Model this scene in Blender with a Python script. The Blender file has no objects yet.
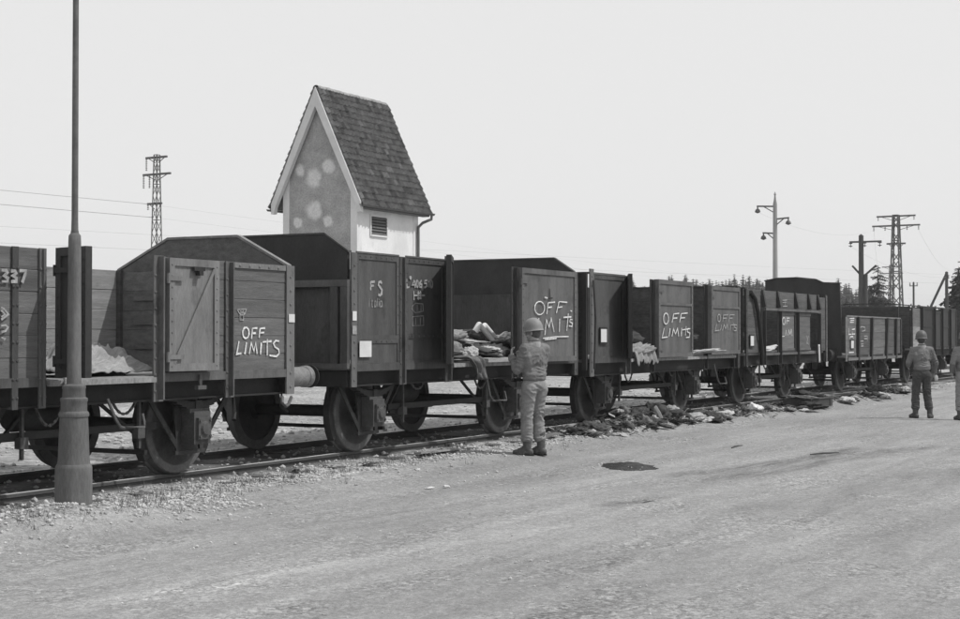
import bpy, bmesh, math, random
from mathutils import Vector, Matrix, Euler, noise as mnoise
SC = bpy.context.scene
COL = SC.collection
rnd = random.Random(11)
R = math.radians

# ------------------------------------------------------------------ camera, light, exposure
cam_d = bpy.data.cameras.new('camera')
cam = bpy.data.objects.new('camera', cam_d); COL.objects.link(cam)
cam.location = (0, 0, 1.62)
cam.rotation_euler = (R(90 + 1.01), 0, R(28.07 - 90))
cam_d.sensor_width = 36; cam_d.lens = 36 * 1500 / 960
cam_d.clip_start = 0.1; cam_d.clip_end = 6000
SC.camera = cam

SUN_EL = R(55); SUN_H = Vector((0.4, -0.92)).normalized()
sdir = Vector((SUN_H.x * math.cos(SUN_EL), SUN_H.y * math.cos(SUN_EL), math.sin(SUN_EL)))
sl = bpy.data.lights.new('sun', 'SUN'); sl.energy = 3.0; sl.angle = R(0.6); sl.color = (1, 0.995, 0.985)
so = bpy.data.objects.new('sun', sl); COL.objects.link(so)
so.rotation_euler = (-sdir).to_track_quat('-Z', 'Y').to_euler(); so.location = (0, -20, 40)

world = bpy.data.worlds.new('World'); SC.world = world; world.use_nodes = True
nt = world.node_tree; bg = nt.nodes['Background']
sky = nt.nodes.new('ShaderNodeTexSky'); sky.sky_type = 'NISHITA'; sky.sun_disc = False
sky.sun_elevation = SUN_EL; sky.sun_rotation = math.atan2(SUN_H.x, SUN_H.y)
sky.air_density = 1.0; sky.dust_density = 4.0; sky.ozone_density = 1.0; sky.altitude = 400
bw = nt.nodes.new('ShaderNodeRGBToBW'); nt.links.new(sky.outputs[0], bw.inputs[0])
# the film is monochrome and its sky an even pale haze: the sky's luminance is flattened towards its mean
mixn = nt.nodes.new('ShaderNodeMix'); mixn.data_type = 'FLOAT'
mixn.inputs[0].default_value = 0.85; mixn.inputs[3].default_value = 9.1
nt.links.new(bw.outputs[0], mixn.inputs[2])
nt.links.new(mixn.outputs[0], bg.inputs[0]); bg.inputs[1].default_value = 0.1
SC.view_settings.view_transform = 'Standard'; SC.view_settings.look = 'None'
SC.view_settings.exposure = 0.0; SC.view_settings.gamma = 1.0
SC.view_settings.use_curve_mapping = False

# ------------------------------------------------------------------ materials (all grey: a black-and-white place)
MATS = {}
def M(name, lo, hi, scale=5, stretch=(1, 1, 1), rough=0.85, bump=0.25, bscale=60, grain=0.25, metallic=0.0,
      rand=0.0, blotch=None, spec=0.3, bdist=0.01):
    """base grey runs lo..hi with a stretched noise, fine grain, optional darker blotches, per-object variation"""
    if name in MATS: return MATS[name]
    m = bpy.data.materials.new(name); m.use_nodes = True; t = m.node_tree; N = t.nodes; L = t.links
    b = N['Principled BSDF']; b.inputs['Roughness'].default_value = rough
    b.inputs['Metallic'].default_value = metallic; b.inputs['Specular IOR Level'].default_value = spec
    tc = N.new('ShaderNodeTexCoord'); oi = N.new('ShaderNodeObjectInfo')
    mp = N.new('ShaderNodeMapping'); mp.inputs['Scale'].default_value = stretch
    L.new(tc.outputs['Object'], mp.inputs[0])
    w = N.new('ShaderNodeMath'); w.operation = 'MULTIPLY'; w.inputs[1].default_value = 37.0
    L.new(oi.outputs['Random'], w.inputs[0])
    def noi(sc, det, vec, ro=0.6):
        n = N.new('ShaderNodeTexNoise'); n.noise_dimensions = '4D'; n.inputs['Scale'].default_value = sc
        n.inputs['Detail'].default_value = det; n.inputs['Roughness'].default_value = ro
        L.new(vec, n.inputs['Vector']); L.new(w.outputs[0], n.inputs['W']); return n
    n1 = noi(scale, 6, mp.outputs[0])
    mr = N.new('ShaderNodeMapRange'); mr.inputs[1].default_value = 0.3; mr.inputs[2].default_value = 0.7
    mr.inputs[3].default_value = lo; mr.inputs[4].default_value = hi
    L.new(n1.outputs['Fac'], mr.inputs[0]); val = mr.outputs[0]
    def mul(a, bsock):
        q = N.new('ShaderNodeMath'); q.operation = 'MULTIPLY'; L.new(a, q.inputs[0]); L.new(bsock, q.inputs[1]); return q.outputs[0]
    n2 = noi(bscale, 4, mp.outputs[0], 0.75)
    if grain:
        g = N.new('ShaderNodeMapRange'); g.inputs[1].default_value = 0.25; g.inputs[2].default_value = 0.75
        g.inputs[3].default_value = 1 - grain; g.inputs[4].default_value = 1 + grain
        L.new(n2.outputs['Fac'], g.inputs[0]); val = mul(val, g.outputs[0])
    if rand:
        g = N.new('ShaderNodeMapRange'); g.inputs[3].default_value = 1 - rand; g.inputs[4].default_value = 1 + rand
        L.new(oi.outputs['Random'], g.inputs[0]); val = mul(val, g.outputs[0])
    if blotch:
        bs, th, dk = blotch
        n3 = noi(bs, 5, tc.outputs['Object'])
        g = N.new('ShaderNodeMapRange'); g.inputs[1].default_value = th; g.inputs[2].default_value = th + 0.12
        g.inputs[3].default_value = 1; g.inputs[4].default_value = dk
        L.new(n3.outputs['Fac'], g.inputs[0]); val = mul(val, g.outputs[0])
    L.new(val, b.inputs['Base Color'])
    if bump:
        bp = N.new('ShaderNodeBump'); bp.inputs['Strength'].default_value = bump; bp.inputs['Distance'].default_value = bdist
        L.new(n2.outputs['Fac'], bp.inputs['Height']); L.new(bp.outputs[0], b.inputs['Normal'])
    MATS[name] = m; return m

M('plank_wood', 0.095, 0.165, 3, (0.5, 3, 7), 0.9, 0.5, 22, 0.3, rand=0.16, blotch=(1.6, 0.6, 0.7))
M('plank_pale', 0.19, 0.33, 3, (0.5, 3, 7), 0.9, 0.5, 22, 0.3, rand=0.15, blotch=(2, 0.6, 0.7))
M('plank_far', 0.06, 0.115, 3, (0.5, 3, 7), 0.9, 0.5, 22, 0.3, rand=0.16, blotch=(1.6, 0.6, 0.7))
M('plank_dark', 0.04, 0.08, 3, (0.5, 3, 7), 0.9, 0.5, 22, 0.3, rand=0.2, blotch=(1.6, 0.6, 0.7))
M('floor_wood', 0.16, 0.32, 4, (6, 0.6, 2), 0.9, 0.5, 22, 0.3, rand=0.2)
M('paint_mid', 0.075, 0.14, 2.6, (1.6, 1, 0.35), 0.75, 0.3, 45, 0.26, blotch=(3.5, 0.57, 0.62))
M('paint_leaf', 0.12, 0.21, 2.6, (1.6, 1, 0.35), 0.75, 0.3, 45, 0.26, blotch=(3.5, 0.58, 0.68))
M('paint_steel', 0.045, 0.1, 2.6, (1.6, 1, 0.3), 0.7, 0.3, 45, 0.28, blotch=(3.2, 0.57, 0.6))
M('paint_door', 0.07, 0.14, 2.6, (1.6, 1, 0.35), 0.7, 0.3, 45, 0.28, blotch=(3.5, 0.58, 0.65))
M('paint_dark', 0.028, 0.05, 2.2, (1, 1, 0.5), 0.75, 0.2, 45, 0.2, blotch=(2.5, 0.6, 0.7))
M('black_steel', 0.015, 0.03, 4, (1, 1, 1), 0.7, 0.25, 50, 0.25)
M('iron', 0.018, 0.042, 5, (1, 1, 1), 0.6, 0.3, 45, 0.3, blotch=(4, 0.55, 0.6))
M('iron_worn', 0.05, 0.12, 5, (1, 1, 1), 0.5, 0.3, 45, 0.3, blotch=(5, 0.55, 0.55))
M('rail_steel', 0.45, 0.6, 3, (0.4, 3, 3), 0.5, 0.15, 40, 0.2)
M('rail_side', 0.045, 0.1, 3, (0.6, 3, 3), 0.85, 0.3, 40, 0.3)
M('buffer_grey', 0.13, 0.25, 5, (1, 1, 1), 0.7, 0.3, 45, 0.3, blotch=(5, 0.55, 0.55))
M('tyre_steel', 0.06, 0.13, 5, (1, 1, 1), 0.5, 0.3, 45, 0.3)
M('axle_grey', 0.045, 0.1, 5, (1, 1, 1), 0.7, 0.3, 45, 0.3, blotch=(5, 0.55, 0.55))
M('sleeper_wood', 0.07, 0.14, 4, (2, 0.6, 2), 0.95, 0.5, 30, 0.35, rand=0.2)
M('white_paint', 0.4, 0.85, 22, (1, 1, 1), 0.9, 0.1, 75, 0.5)
M('faded_paint', 0.22, 0.42, 14, (1, 1, 1), 0.9, 0.1, 60, 0.35)
M('dim_paint', 0.14, 0.24, 14, (1, 1, 1), 0.9, 0.1, 60, 0.35)
M('paper', 0.52, 0.66, 6, (1, 1, 1), 0.9, 0.1, 50, 0.06)
M('pole_paint', 0.08, 0.16, 4, (1.5, 1.5, 0.35), 0.75, 0.4, 40, 0.28, blotch=(3, 0.6, 1.6))
M('roof_tile', 0.085, 0.2, 6, (1, 1, 1), 0.85, 0.3, 30, 0.3, blotch=(0.9, 0.62, 1.35))
M('roof_tile_dark', 0.055, 0.12, 6, (1, 1, 1), 0.85, 0.3, 30, 0.3)
M('roof_tile_pale', 0.16, 0.28, 6, (1, 1, 1), 0.85, 0.3, 30, 0.3)
M('ridge_mortar', 0.2, 0.34, 6, (1, 1, 1), 0.9, 0.3, 30, 0.3, rand=0.2)
M('plaster_white', 0.6, 0.78, 1.2, (1, 1, 0.5), 0.95, 0.3, 26, 0.08, blotch=(1.4, 0.62, 0.88))
M('trim_pale', 0.58, 0.7, 2, (1, 1, 1), 0.9, 0.2, 30, 0.1)
M('zinc', 0.08, 0.14, 4, (1, 1, 1), 0.6, 0.15, 40, 0.2)
M('pylon_steel', 0.09, 0.14, 2, (1, 1, 1), 0.7, 0, 30, 0.1)
M('concrete_pole', 0.26, 0.36, 2, (1, 1, 0.4), 0.9, 0.2, 30, 0.15)
M('pole_wood', 0.05, 0.09, 3, (4, 4, 0.6), 0.95, 0.3, 30, 0.3)
M('porcelain', 0.05, 0.1, 3, (1, 1, 1), 0.4, 0, 30, 0.1)
M('wire', 0.4, 0.45, 1, (1, 1, 1), 0.6, 0, 10, 0)
M('needles', 0.03, 0.06, 1.5, (1, 1, 1), 0.95, 0, 20, 0.3, rand=0.25, spec=0.1)
M('bark', 0.05, 0.09, 4, (3, 3, 0.6), 0.95, 0.3, 30, 0.3)
M('leaves', 0.05, 0.09, 1.5, (1, 1, 1), 0.95, 0, 20, 0.3, rand=0.2, spec=0.1)
M('field_jacket', 0.135, 0.21, 5, (1, 1, 0.6), 0.95, 0.35, 90, 0.16, blotch=(6, .6, .72))
M('trouser_cloth', 0.20, 0.27, 7, (1, 1, 0.5), 0.95, 0.35, 90, 0.14)
M('dark_trousers', 0.055, 0.085, 7, (1, 1, 0.5), 0.95, 0.35, 90, 0.14)
M('leather', 0.055, 0.1, 8, (1, 1, 1), 0.6, 0.3, 60, 0.25)
M('helmet_paint', 0.19, 0.25, 8, (1, 1, 1), 0.55, 0.15, 80, 0.12)
M('helmet_dark', 0.085, 0.12, 8, (1, 1, 1), 0.5, 0.15, 80, 0.12)
M('skin', 0.30, 0.36, 8, (1, 1, 1), 0.7, 0.1, 60, 0.06)
M('pale_skin', 0.6, 0.68, 8, (1, 1, 1), 0.7, 0.1, 60, 0.06)
M('webbing', 0.13, 0.18, 8, (1, 1, 1), 0.95, 0.3, 80, 0.15)
M('cloth_mid', 0.11, 0.24, 5, (1, 1, 1), 0.95, 0.4, 40, 0.25, rand=0.35)
M('cloth_dark', 0.035, 0.08, 5, (1, 1, 1), 0.95, 0.4, 40, 0.25, rand=0.35)
M('cloth_pale', 0.3, 0.52, 5, (1, 1, 1), 0.95, 0.4, 40, 0.2, rand=0.2)
M('cloth_stripe', 0.16, 0.3, 7, (1, 6, 1), 0.95, 0.4, 40, 0.2, rand=0.2)
M('stone', 0.22, 0.62, 9, (1, 1, 1), 0.95, 0.3, 50, 0.25)
M('wet_tar', 0.02, 0.035, 4, (1, 1, 1), 0.25, 0.2, 30, 0.2, spec=0.5)
M('enamel', 0.6, 0.7, 4, (1, 1, 1), 0.3, 0, 30, 0.08)
M('box_wood', 0.04, 0.075, 4, (0.6, 3, 3), 0.9, 0.4, 30, 0.3)
M('bright_metal', 0.6, 0.7, 4, (1, 1, 1), 0.3, 0, 30, 0.1, metallic=0.7)
M('dry_grass', 0.13, 0.24, 4, (1, 1, 1), 0.95, 0, 30, 0.3)

# ------------------------------------------------------------------ mesh builder
class MB:
    def __init__(s): s.v = []; s.f = []; s.mi = []; s.cur = 0
    def add(s, vs, fs):
        o = len(s.v); s.v += [tuple(v) for v in vs]; s.f += [tuple(i + o for i in f) for f in fs]; s.mi += [s.cur] * len(fs); return s
    def box(s, x0, x1, y0, y1, z0, z1):
        vs = [(x, y, z) for z in (z0, z1) for y in (y0, y1) for x in (x0, x1)]
        return s.add(vs, [(0, 2, 3, 1), (4, 5, 7, 6), (0, 1, 5, 4), (2, 6, 7, 3), (0, 4, 6, 2), (1, 3, 7, 5)])
    def bar(s, p, q, w, h=None, up=(0, 0, 1)):
        """rectangular bar from p to q"""
        h = h or w; p = Vector(p); q = Vector(q); d = (q - p).normalized(); u = Vector(up)
        if abs(d.dot(u)) > 0.98: u = Vector((1, 0, 0))
        a = d.cross(u).normalized() * (w / 2); b = a.cross(d).normalized() * (h / 2)
        vs = [p - a - b, p + a - b, p + a + b, p - a + b, q - a - b, q + a - b, q + a + b, q - a + b]
        return s.add(vs, [(0, 3, 2, 1), (4, 5, 6, 7), (0, 1, 5, 4), (1, 2, 6, 5), (2, 3, 7, 6), (3, 0, 4, 7)])
    def tube(s, pts, r, n=8, cap=True):
        pts = [Vector(p) for p in pts]; rs = r if isinstance(r, (list, tuple)) else [r] * len(pts)
        ref = Vector((0, 0, 1)); d0 = (pts[1] - pts[0]).normalized()
        if abs(d0.dot(ref)) > 0.9: ref = Vector((1, 0, 0))
        vs = []
        for i, p in enumerate(pts):
            d = (pts[min(i + 1, len(pts) - 1)] - pts[max(i - 1, 0)]).normalized()
            a = d.cross(ref).normalized(); b = d.cross(a)
            for k in range(n):
                t = 2 * math.pi * k / n; vs.append(p + (a * math.cos(t) + b * math.sin(t)) * rs[i])
        fs = []
        for i in range(len(pts) - 1):
            for k in range(n):
                k2 = (k + 1) % n; fs.append((i * n + k, i * n + k2, (i + 1) * n + k2, (i + 1) * n + k))
        if cap: fs.append(tuple(reversed(range(n)))); fs.append(tuple((len(pts) - 1) * n + k for k in range(n)))
        return s.add(vs, fs)
    def lathe(s, prof, c=(0, 0, 0), axis='z', n=24):
        """prof: (radius, height) pairs"""
        vs = []
        for (r, h) in prof:
            for k in range(n):
                t = 2 * math.pi * k / n; a, b = r * math.cos(t), r * math.sin(t)
                p = {'z': (a, b, h), 'y': (a, h, b), 'x': (h, a, b)}[axis]
                vs.append((p[0] + c[0], p[1] + c[1], p[2] + c[2]))
        fs = []
        for i in range(len(prof) - 1):
            for k in range(n):
                k2 = (k + 1) % n; q = (i * n + k, i * n + k2, (i + 1) * n + k2, (i + 1) * n + k)
                fs.append(q)
        if prof[0][0] > 1e-6: fs.append(tuple(reversed(range(n))))
        if prof[-1][0] > 1e-6: fs.append(tuple((len(prof) - 1) * n + k for k in range(n)))
        return s.add(vs, fs)
    def prism(s, poly, a0, a1, axis='y'):
        """poly in the plane across axis, extruded a0..a1"""
        n = len(poly); vs = []
        for a in (a0, a1):
            for (u, w) in poly:
                vs.append({'y': (u, a, w), 'x': (a, u, w), 'z': (u, w, a)}[axis])
        return s.add(vs, [tuple(range(n)), tuple(reversed(range(n, 2 * n)))] + [(i, n + i, n + (i + 1) % n, (i + 1) % n) for i in range(n)])
    def mesh(s, name, mats, smooth=False):
        me = bpy.data.meshes.new(name); me.from_pydata(s.v, [], s.f)
        for m in (mats if isinstance(mats, list) else [mats]): me.materials.append(MATS[m])
        bm = bmesh.new(); bm.from_mesh(me); bmesh.ops.recalc_face_normals(bm, faces=bm.faces); bm.to_mesh(me); bm.free()
        if isinstance(mats, list):
            for p, i in zip(me.polygons, s.mi): p.material_index = i
        if smooth:
            for p in me.polygons: p.use_smooth = True
            me.set_sharp_from_angle(angle=R(38))
        return me
    def build(s, name, mats, parent=None, loc=(0, 0, 0), bevel=0, smooth=False):
        o = link(name, s.mesh(name, mats, smooth), parent, loc)
        if bevel:
            b = o.modifiers.new('bevel', 'BEVEL'); b.width = bevel; b.segments = 1; b.limit_method = 'ANGLE'; b.angle_limit = R(50)
        return o

def link(name, me, parent=None, loc=(0, 0, 0), rot=(0, 0, 0), scale=None):
    o = bpy.data.objects.new(name, me); COL.objects.link(o); o.location = loc; o.rotation_euler = rot
    if scale: o.scale = scale
    if parent: o.parent = parent
    return o
def thing(name, label, cat, loc=(0, 0, 0), rotz=0, group=None):
    o = bpy.data.objects.new(name, None); COL.objects.link(o); o.location = loc; o.rotation_euler = (0, 0, rotz)
    o.empty_display_size = 0.3
    return tag(o, label, cat, group)
def tag(o, label, cat, group=None):
    o['label'] = label; o['category'] = cat
    if group: o['group'] = group
    return o
def structure(o): o['kind'] = 'structure'; return o
def smooth01(a, b, x):
    t = min(1, max(0, (x - a) / (b - a))); return t * t * (3 - 2 * t)
def lump(x, y, c, rx, ry): return math.exp(-((x - c[0]) / rx) ** 2 - ((y - c[1]) / ry) ** 2)

# ------------------------------------------------------------------ ground, track
S = 9.6                     # near side of the train (metres from the camera, square to the track)
NEAR_RAIL, FAR_RAIL, RAIL_TOP = 10.1, 11.6, 0.2
POLE = (9.37, 8.8)
RUTS = ((6.2, 9, 24), (5.0, 6, 20), (8.87, 14.6, 24), (8.38, 14, 23), (7.93, 11.6, 14), (9.2, 8.8, 12), (7.2, 12, 30), (5.6, 8, 22), (4.35, 7.5, 14))
def ground_h(x, y):
    h = 0.085 * smooth01(8.1, 9.2, y) + 0.03 * smooth01(9.5, 9.9, y) - 0.03 * smooth01(11.8, 12.6, y) + 0.02 * smooth01(12.2, 13.5, y)
    h += 0.2 * lump(x, y, (9.1, 8.7), 1.2, 0.42)
    h += 0.11 * lump(x, y, (23.6, 9.5), 2.2, 0.33) + 0.05 * lump(x, y, (35.5, 9.0), 3, 0.4)
    if -5 < x < 70 and -2 < y < 30:
        edge = smooth01(8.6, 9.3, y)
        h += 0.016 * mnoise.noise((x * 0.7, y * 0.7, 0)) + (0.006 + 0.02 * edge) * mnoise.noise((x * 3.1, y * 3.1, 3))
        v = .1692 * x + .9856 * y; u = .9856 * x - .1692 * y; wv = .25 * mnoise.noise((u * .25, 0, 0))
        for v0, ua, ub in RUTS: h -= 0.013 * math.exp(-((v - v0 + wv) / 0.13) ** 2) * smooth01(ua - 1, ua + 1, u) * smooth01(ub + 1, ub - 1, u)
        h += 0.006 * mnoise.noise((x * 9, y * 9, 5))
        h -= 0.02 * lump(x, y, (17.4, 7.15), 0.62, 0.36) + 0.03 * lump(x, y, (13.95, 5.62), 0.25, 0.1)
    return h
def axis_vals(lo, hi, f0, f1, step):
    v = []; x = f0
    while x < f1: v.append(x); x += step
    v.append(f1); a = f1; d = step
    while a < hi: d *= 1.22; a += d; v.append(min(a, hi))
    a = f0; d = step; w = []
    while a > lo: d *= 1.22; a -= d; w.append(max(a, lo))
    return list(reversed(w)) + v
gx = axis_vals(-2500, 3200, 2, 48, 0.16); gy = axis_vals(-2500, 3200, 1.5, 14.5, 0.12)
gv = [(x, y, ground_h(x, y)) for y in gy for x in gx]; nx = len(gx)
gf = [(j * nx + i, j * nx + i + 1, (j + 1) * nx + i + 1, (j + 1) * nx + i) for j in range(len(gy) - 1) for i in range(nx - 1)]
gme = bpy.data.meshes.new('ground'); gme.from_pydata(gv, [], gf)
for p in gme.polygons: p.use_smooth = True

def ground_material():
    m = bpy.data.materials.new('dirt_road'); m.use_nodes = True; t = m.node_tree; N = t.nodes; L = t.links
    b = N['Principled BSDF']; b.inputs['Roughness'].default_value = 0.95; b.inputs['Specular IOR Level'].default_value = 0.15
    tc = N.new('ShaderNodeTexCoord'); P = tc.outputs['Object']
    def mapping(sc, rot=0):
        q = N.new('ShaderNodeMapping'); q.inputs['Scale'].default_value = sc; q.inputs['Rotation'].default_value = (0, 0, rot)
        L.new(P, q.inputs[0]); return q.outputs[0]
    def noi(v, sc, det=5, ro=0.6):
        n = N.new('ShaderNodeTexNoise'); n.inputs['Scale'].default_value = sc; n.inputs['Detail'].default_value = det
        n.inputs['Roughness'].default_value = ro; L.new(v, n.inputs['Vector']); return n.outputs['Fac']
    def mr(v, a, bb, c, d):
        q = N.new('ShaderNodeMapRange'); q.inputs[1].default_value = a; q.inputs[2].default_value = bb
        q.inputs[3].default_value = c; q.inputs[4].default_value = d; L.new(v, q.inputs[0]); return q.outputs[0]
    def mt(op, a, c):
        q = N.new('ShaderNodeMath'); q.operation = op
        for i, k in enumerate((a, c)):
            if isinstance(k, (int, float)): q.inputs[i].default_value = k
            else: L.new(k, q.inputs[i])
        return q.outputs[0]
    def mixf(f, a, c):
        q = N.new('ShaderNodeMix'); q.data_type = 'FLOAT'; L.new(f, q.inputs[0])
        for i, k in ((2, a), (3, c)):
            if isinstance(k, (int, float)): q.inputs[i].default_value = k
            else: L.new(k, q.inputs[i])
        return q.outputs[0]
    big = noi(mapping((0.35, 0.9, 1), 0.06), 0.9, 4)
    streak = noi(mapping((0.12, 1.9, 1), 0.17), 1.2, 6, 0.65)
    streak2 = noi(mapping((0.16, 4.0, 1), 0.17), 1.0, 5, 0.7)
    fine = noi(P, 26, 6, 0.8); speck = noi(P, 70, 3, 0.7)
    road = mr(big, 0.3, 0.7, 0.225, 0.295)
    road = mt('MULTIPLY', road, mr(streak, 0.3, 0.72, 0.84, 1.13))
    road = mt('MULTIPLY', road, mr(streak2, 0.55, 0.75, 1.0, 0.86))
    road = mt('MULTIPLY', road, mr(fine, 0.25, 0.75, 0.74, 1.26))
    road = mt('MULTIPLY', road, mr(noi(P, 5.5, 5, 0.75), 0.3, 0.7, 0.86, 1.13))
    road = mt('MULTIPLY', road, mr(noi(P, 140, 2, 0.6), 0.3, 0.7, 0.82, 1.18))
    # grit: every small cell of the surface its own grey
    def grit(sc, a, c, lo):
        v = N.new('ShaderNodeTexVoronoi'); v.inputs['Scale'].default_value = sc; L.new(P, v.inputs['Vector'])
        q = N.new('ShaderNodeSeparateColor'); L.new(v.outputs['Color'], q.inputs[0]); return mr(q.outputs[0], lo, 1, a, c)
    road = mt('MULTIPLY', road, grit(95, .87, 1.14, 0)); road = mt('MULTIPLY', road, grit(38, .88, 1.12, 0))
    patchy = mr(noi(mapping((0.5, 1.1, 1), 0.17), 1.0, 5, .7), .45, .7, 0, 1)
    road = mt('ADD', road, mt('MULTIPLY', patchy, mt('ADD', grit(60, -.08, .1, 0), grit(30, -.06, .16, .55))))
    road = mt('MAXIMUM', road, .1)
    road = mt('ADD', road, mr(speck, 0.66, 0.72, 0.0, 0.14))
    # tyre tracks and scuffs: bands of darker and paler dirt along the lorries' line
    sx0 = N.new('ShaderNodeSeparateXYZ'); L.new(P, sx0.inputs[0])
    V = mt('ADD', mt('MULTIPLY', sx0.outputs['X'], .1692), mt('MULTIPLY', sx0.outputs['Y'], .9856))
    U_ = mt('SUBTRACT', mt('MULTIPLY', sx0.outputs['X'], .9856), mt('MULTIPLY', sx0.outputs['Y'], .1692))
    V = mt('ADD', V, mt('MULTIPLY', mt('SUBTRACT', noi(mapping((.3, .3, 1)), 1, 3), .5), .7))
    V = mt('ADD', V, mt('MULTIPLY', mt('SUBTRACT', noi(P, 9, 4, .7), .5), .1))
    broken = mr(noi(mapping((.5, 3, 1), .17), 1.3, 4, .7), .38, .6, .15, 1)
    for v0, ua, ub, w_, k in ((8.87, 14.8, 21, .1, -.5), (8.72, 16, 20, .05, -.25), (8.38, 14.3, 22, .09, -.42), (8.15, 15, 20, .04, -.2), (7.93, 11.8, 13.6, .07, -.5), (7.43, 5.2, 8.4, .07, .4), (7.3, 8.2, 11, .05, .2), (9.2, 8.8, 11.5, .08, -.25), (4.35, 8, 12, .12, -.18), (5.7, 8, 16, .12, -.14), (6.6, 12, 22, .1, -.16), (8.05, 9.5, 12.5, .1, .22), (6.2, 8, 24, .14, -.13), (5.0, 6, 20, .16, -.12), (5.35, 6, 20, .1, .1), (7.6, 12, 20, .12, .12)):
        band = mt('MULTIPLY', mt('MULTIPLY', mr(mt('ABSOLUTE', mt('SUBTRACT', V, v0), 0), w_ * 1.0, w_ * 3.2, k, 0), broken), mt('MULTIPLY', mr(U_, ua, ua + .8, 0, 1), mr(U_, ub - .8, ub, 1, 0)))
        road = mt('MULTIPLY', road, mt('ADD', band, 1.0))
    grav = mt('MULTIPLY', mt('MULTIPLY', mr(noi(P, 1.1, 5), 0.35, 0.65, 0.24, 0.46), mr(noi(P, 16, 5, 0.8), 0.3, 0.7, 0.62, 1.35)), mt('MULTIPLY', grit(45, .55, 1.5, 0), grit(22, .75, 1.25, 0)))
    trackbed = mt('MULTIPLY', mr(noi(P, 2.5, 5), 0.35, 0.65, 0.1, 0.18), mr(noi(P, 18, 5, 0.8), 0.3, 0.7, 0.6, 1.4))
    sx = N.new('ShaderNodeSeparateXYZ'); L.new(P, sx.inputs[0]); Y = sx.outputs['Y']
    wob = mt('MULTIPLY', mt('SUBTRACT', noi(mapping((0.8, 1.5, 1)), 1.3, 5, 0.7), 0.5), 1.5)
    Yw = mt('ADD', Y, wob)
    val = mixf(mr(Yw, 8.95, 9.3, 0, 1), road, grav)
    val = mixf(mr(Yw, 9.75, 10.1, 0, 1), val, trackbed)
    far = mt('MULTIPLY', mt('MULTIPLY', mr(noi(P, 0.5, 5), 0.35, 0.65, 0.22, 0.36), grit(14, .7, 1.3, 0)), mr(noi(P, 10, 5, 0.8), 0.3, 0.7, 0.75, 1.25))
    val = mixf(mr(Yw, 11.9, 12.6, 0, 1), val, far)
    meadow = mt('MULTIPLY', mr(noi(P, 0.05, 4), 0.35, 0.65, 0.12, 0.2), mr(noi(P, 3, 5, 0.8), 0.3, 0.7, 0.8, 1.2))
    val = mixf(mr(Yw, 24, 34, 0, 1), val, meadow)
    L.new(val, b.inputs['Base Color'])
    bp = N.new('ShaderNodeBump'); bp.inputs['Strength'].default_value = 0.5; bp.inputs['Distance'].default_value = 0.02
    hb = mt('ADD', mt('MULTIPLY', fine, mr(Yw, 8.95, 9.4, 0.6, 1.6)), mt('MULTIPLY', speck, 0.4)); L.new(hb, bp.inputs['Height'])
    L.new(bp.outputs[0], b.inputs['Normal']); return m
gme.materials.append(ground_material())
structure(link('ground', gme))

track = thing('railway_track', 'single railway track on ballast under the wagons', 'railway track', (0, 0, 0)); structure(track)
del track['category']
def rail(y):
    prof = [(-0.062, 0.0), (0.062, 0.0), (0.058, 0.014), (0.012, 0.03), (0.009, 0.098), (0.032, 0.108), (0.034, 0.134),
            (0.028, 0.14), (-0.028, 0.14), (-0.034, 0.134), (-0.032, 0.108), (-0.009, 0.098), (-0.012, 0.03), (-0.058, 0.014)]
    m = MB(); m.cur = 0
    m.prism([(a, h + RAIL_TOP - 0.14) for a, h in prof], -60, 190, 'x')
    m.v = [(x, yy + y, z) for (x, yy, z) in m.v]
    m.mi = [1 if i == 2 + 7 else 0 for i in range(len(m.mi))]
    return m.build('rail', ['rail_side', 'rail_steel'], track)
for y in (NEAR_RAIL, FAR_RAIL): rail(y)
# fishplates on the near rail
for x in (8.4, 18.2, 28.0):
    m = MB(); m.box(x - 0.3, x + 0.3, NEAR_RAIL - 0.026, NEAR_RAIL - 0.0135, 0.095, 0.155)
    for k in (-0.22, -0.07, 0.07, 0.22): m.lathe([(0.016, -0.05), (0.016, -0.02)], (x + k, NEAR_RAIL + 0.005, 0.125), 'y', 6)
    m.build('fishplate', 'rail_side', track)
sm_ = MB(); sm_.box(-0.12, 0.12, -1.25, 1.25, -0.1, 0.0); slp = sm_.mesh('sleeper', 'sleeper_wood')
for i in range(75):
    link('sleeper', slp, track, (4 + i * 0.66, 10.85, 0.108 + rnd.uniform(-0.008, 0.01)), (0, 0, rnd.uniform(-0.02, 0.02)))

# ------------------------------------------------------------------ stones of the ballast and the road
def pebble(mb, c, r, rn):
    vs = [(0, 0, 1), (.9, 0, .3), (.3, .85, .3), (-.7, .5, .3), (-.7, -.5, .3), (.3, -.85, .3), (.6, .45, -.6), (-.3, .7, -.6), (-.75, 0, -.6), (-.2, -.75, -.6), (.6, -.4, -.6)]
    a = rn.uniform(0, 6.28); ca, sa = math.cos(a), math.sin(a); sx, sy, sz = r * rn.uniform(.7, 1.3), r * rn.uniform(.7, 1.2), r * rn.uniform(.5, .95)
    vv = []
    for x, y, z in vs:
        x *= sx * rn.uniform(.85, 1.15); y *= sy * rn.uniform(.85, 1.15); z *= sz
        vv.append((c[0] + x * ca - y * sa, c[1] + x * sa + y * ca, c[2] + z))
    fs = [(0, 1, 2), (0, 2, 3), (0, 3, 4), (0, 4, 5), (0, 5, 1), (1, 6, 2), (2, 6, 7), (2, 7, 3), (3, 7, 8), (3, 8, 4), (4, 8, 9), (4, 9, 5), (5, 9, 10), (5, 10, 1), (1, 10, 6)]
    mb.add(vv, fs)
rs = random.Random(5); mb = MB()
def scatter(n, fx, fy, r0, r1, sink=0.25):
    for _ in range(n):
        x = fx(); y = fy(x); r = r0 + (r1 - r0) * rs.random() ** 2.2
        pebble(mb, (x, y, ground_h(x, y) + r * sink), r, rs)
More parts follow.
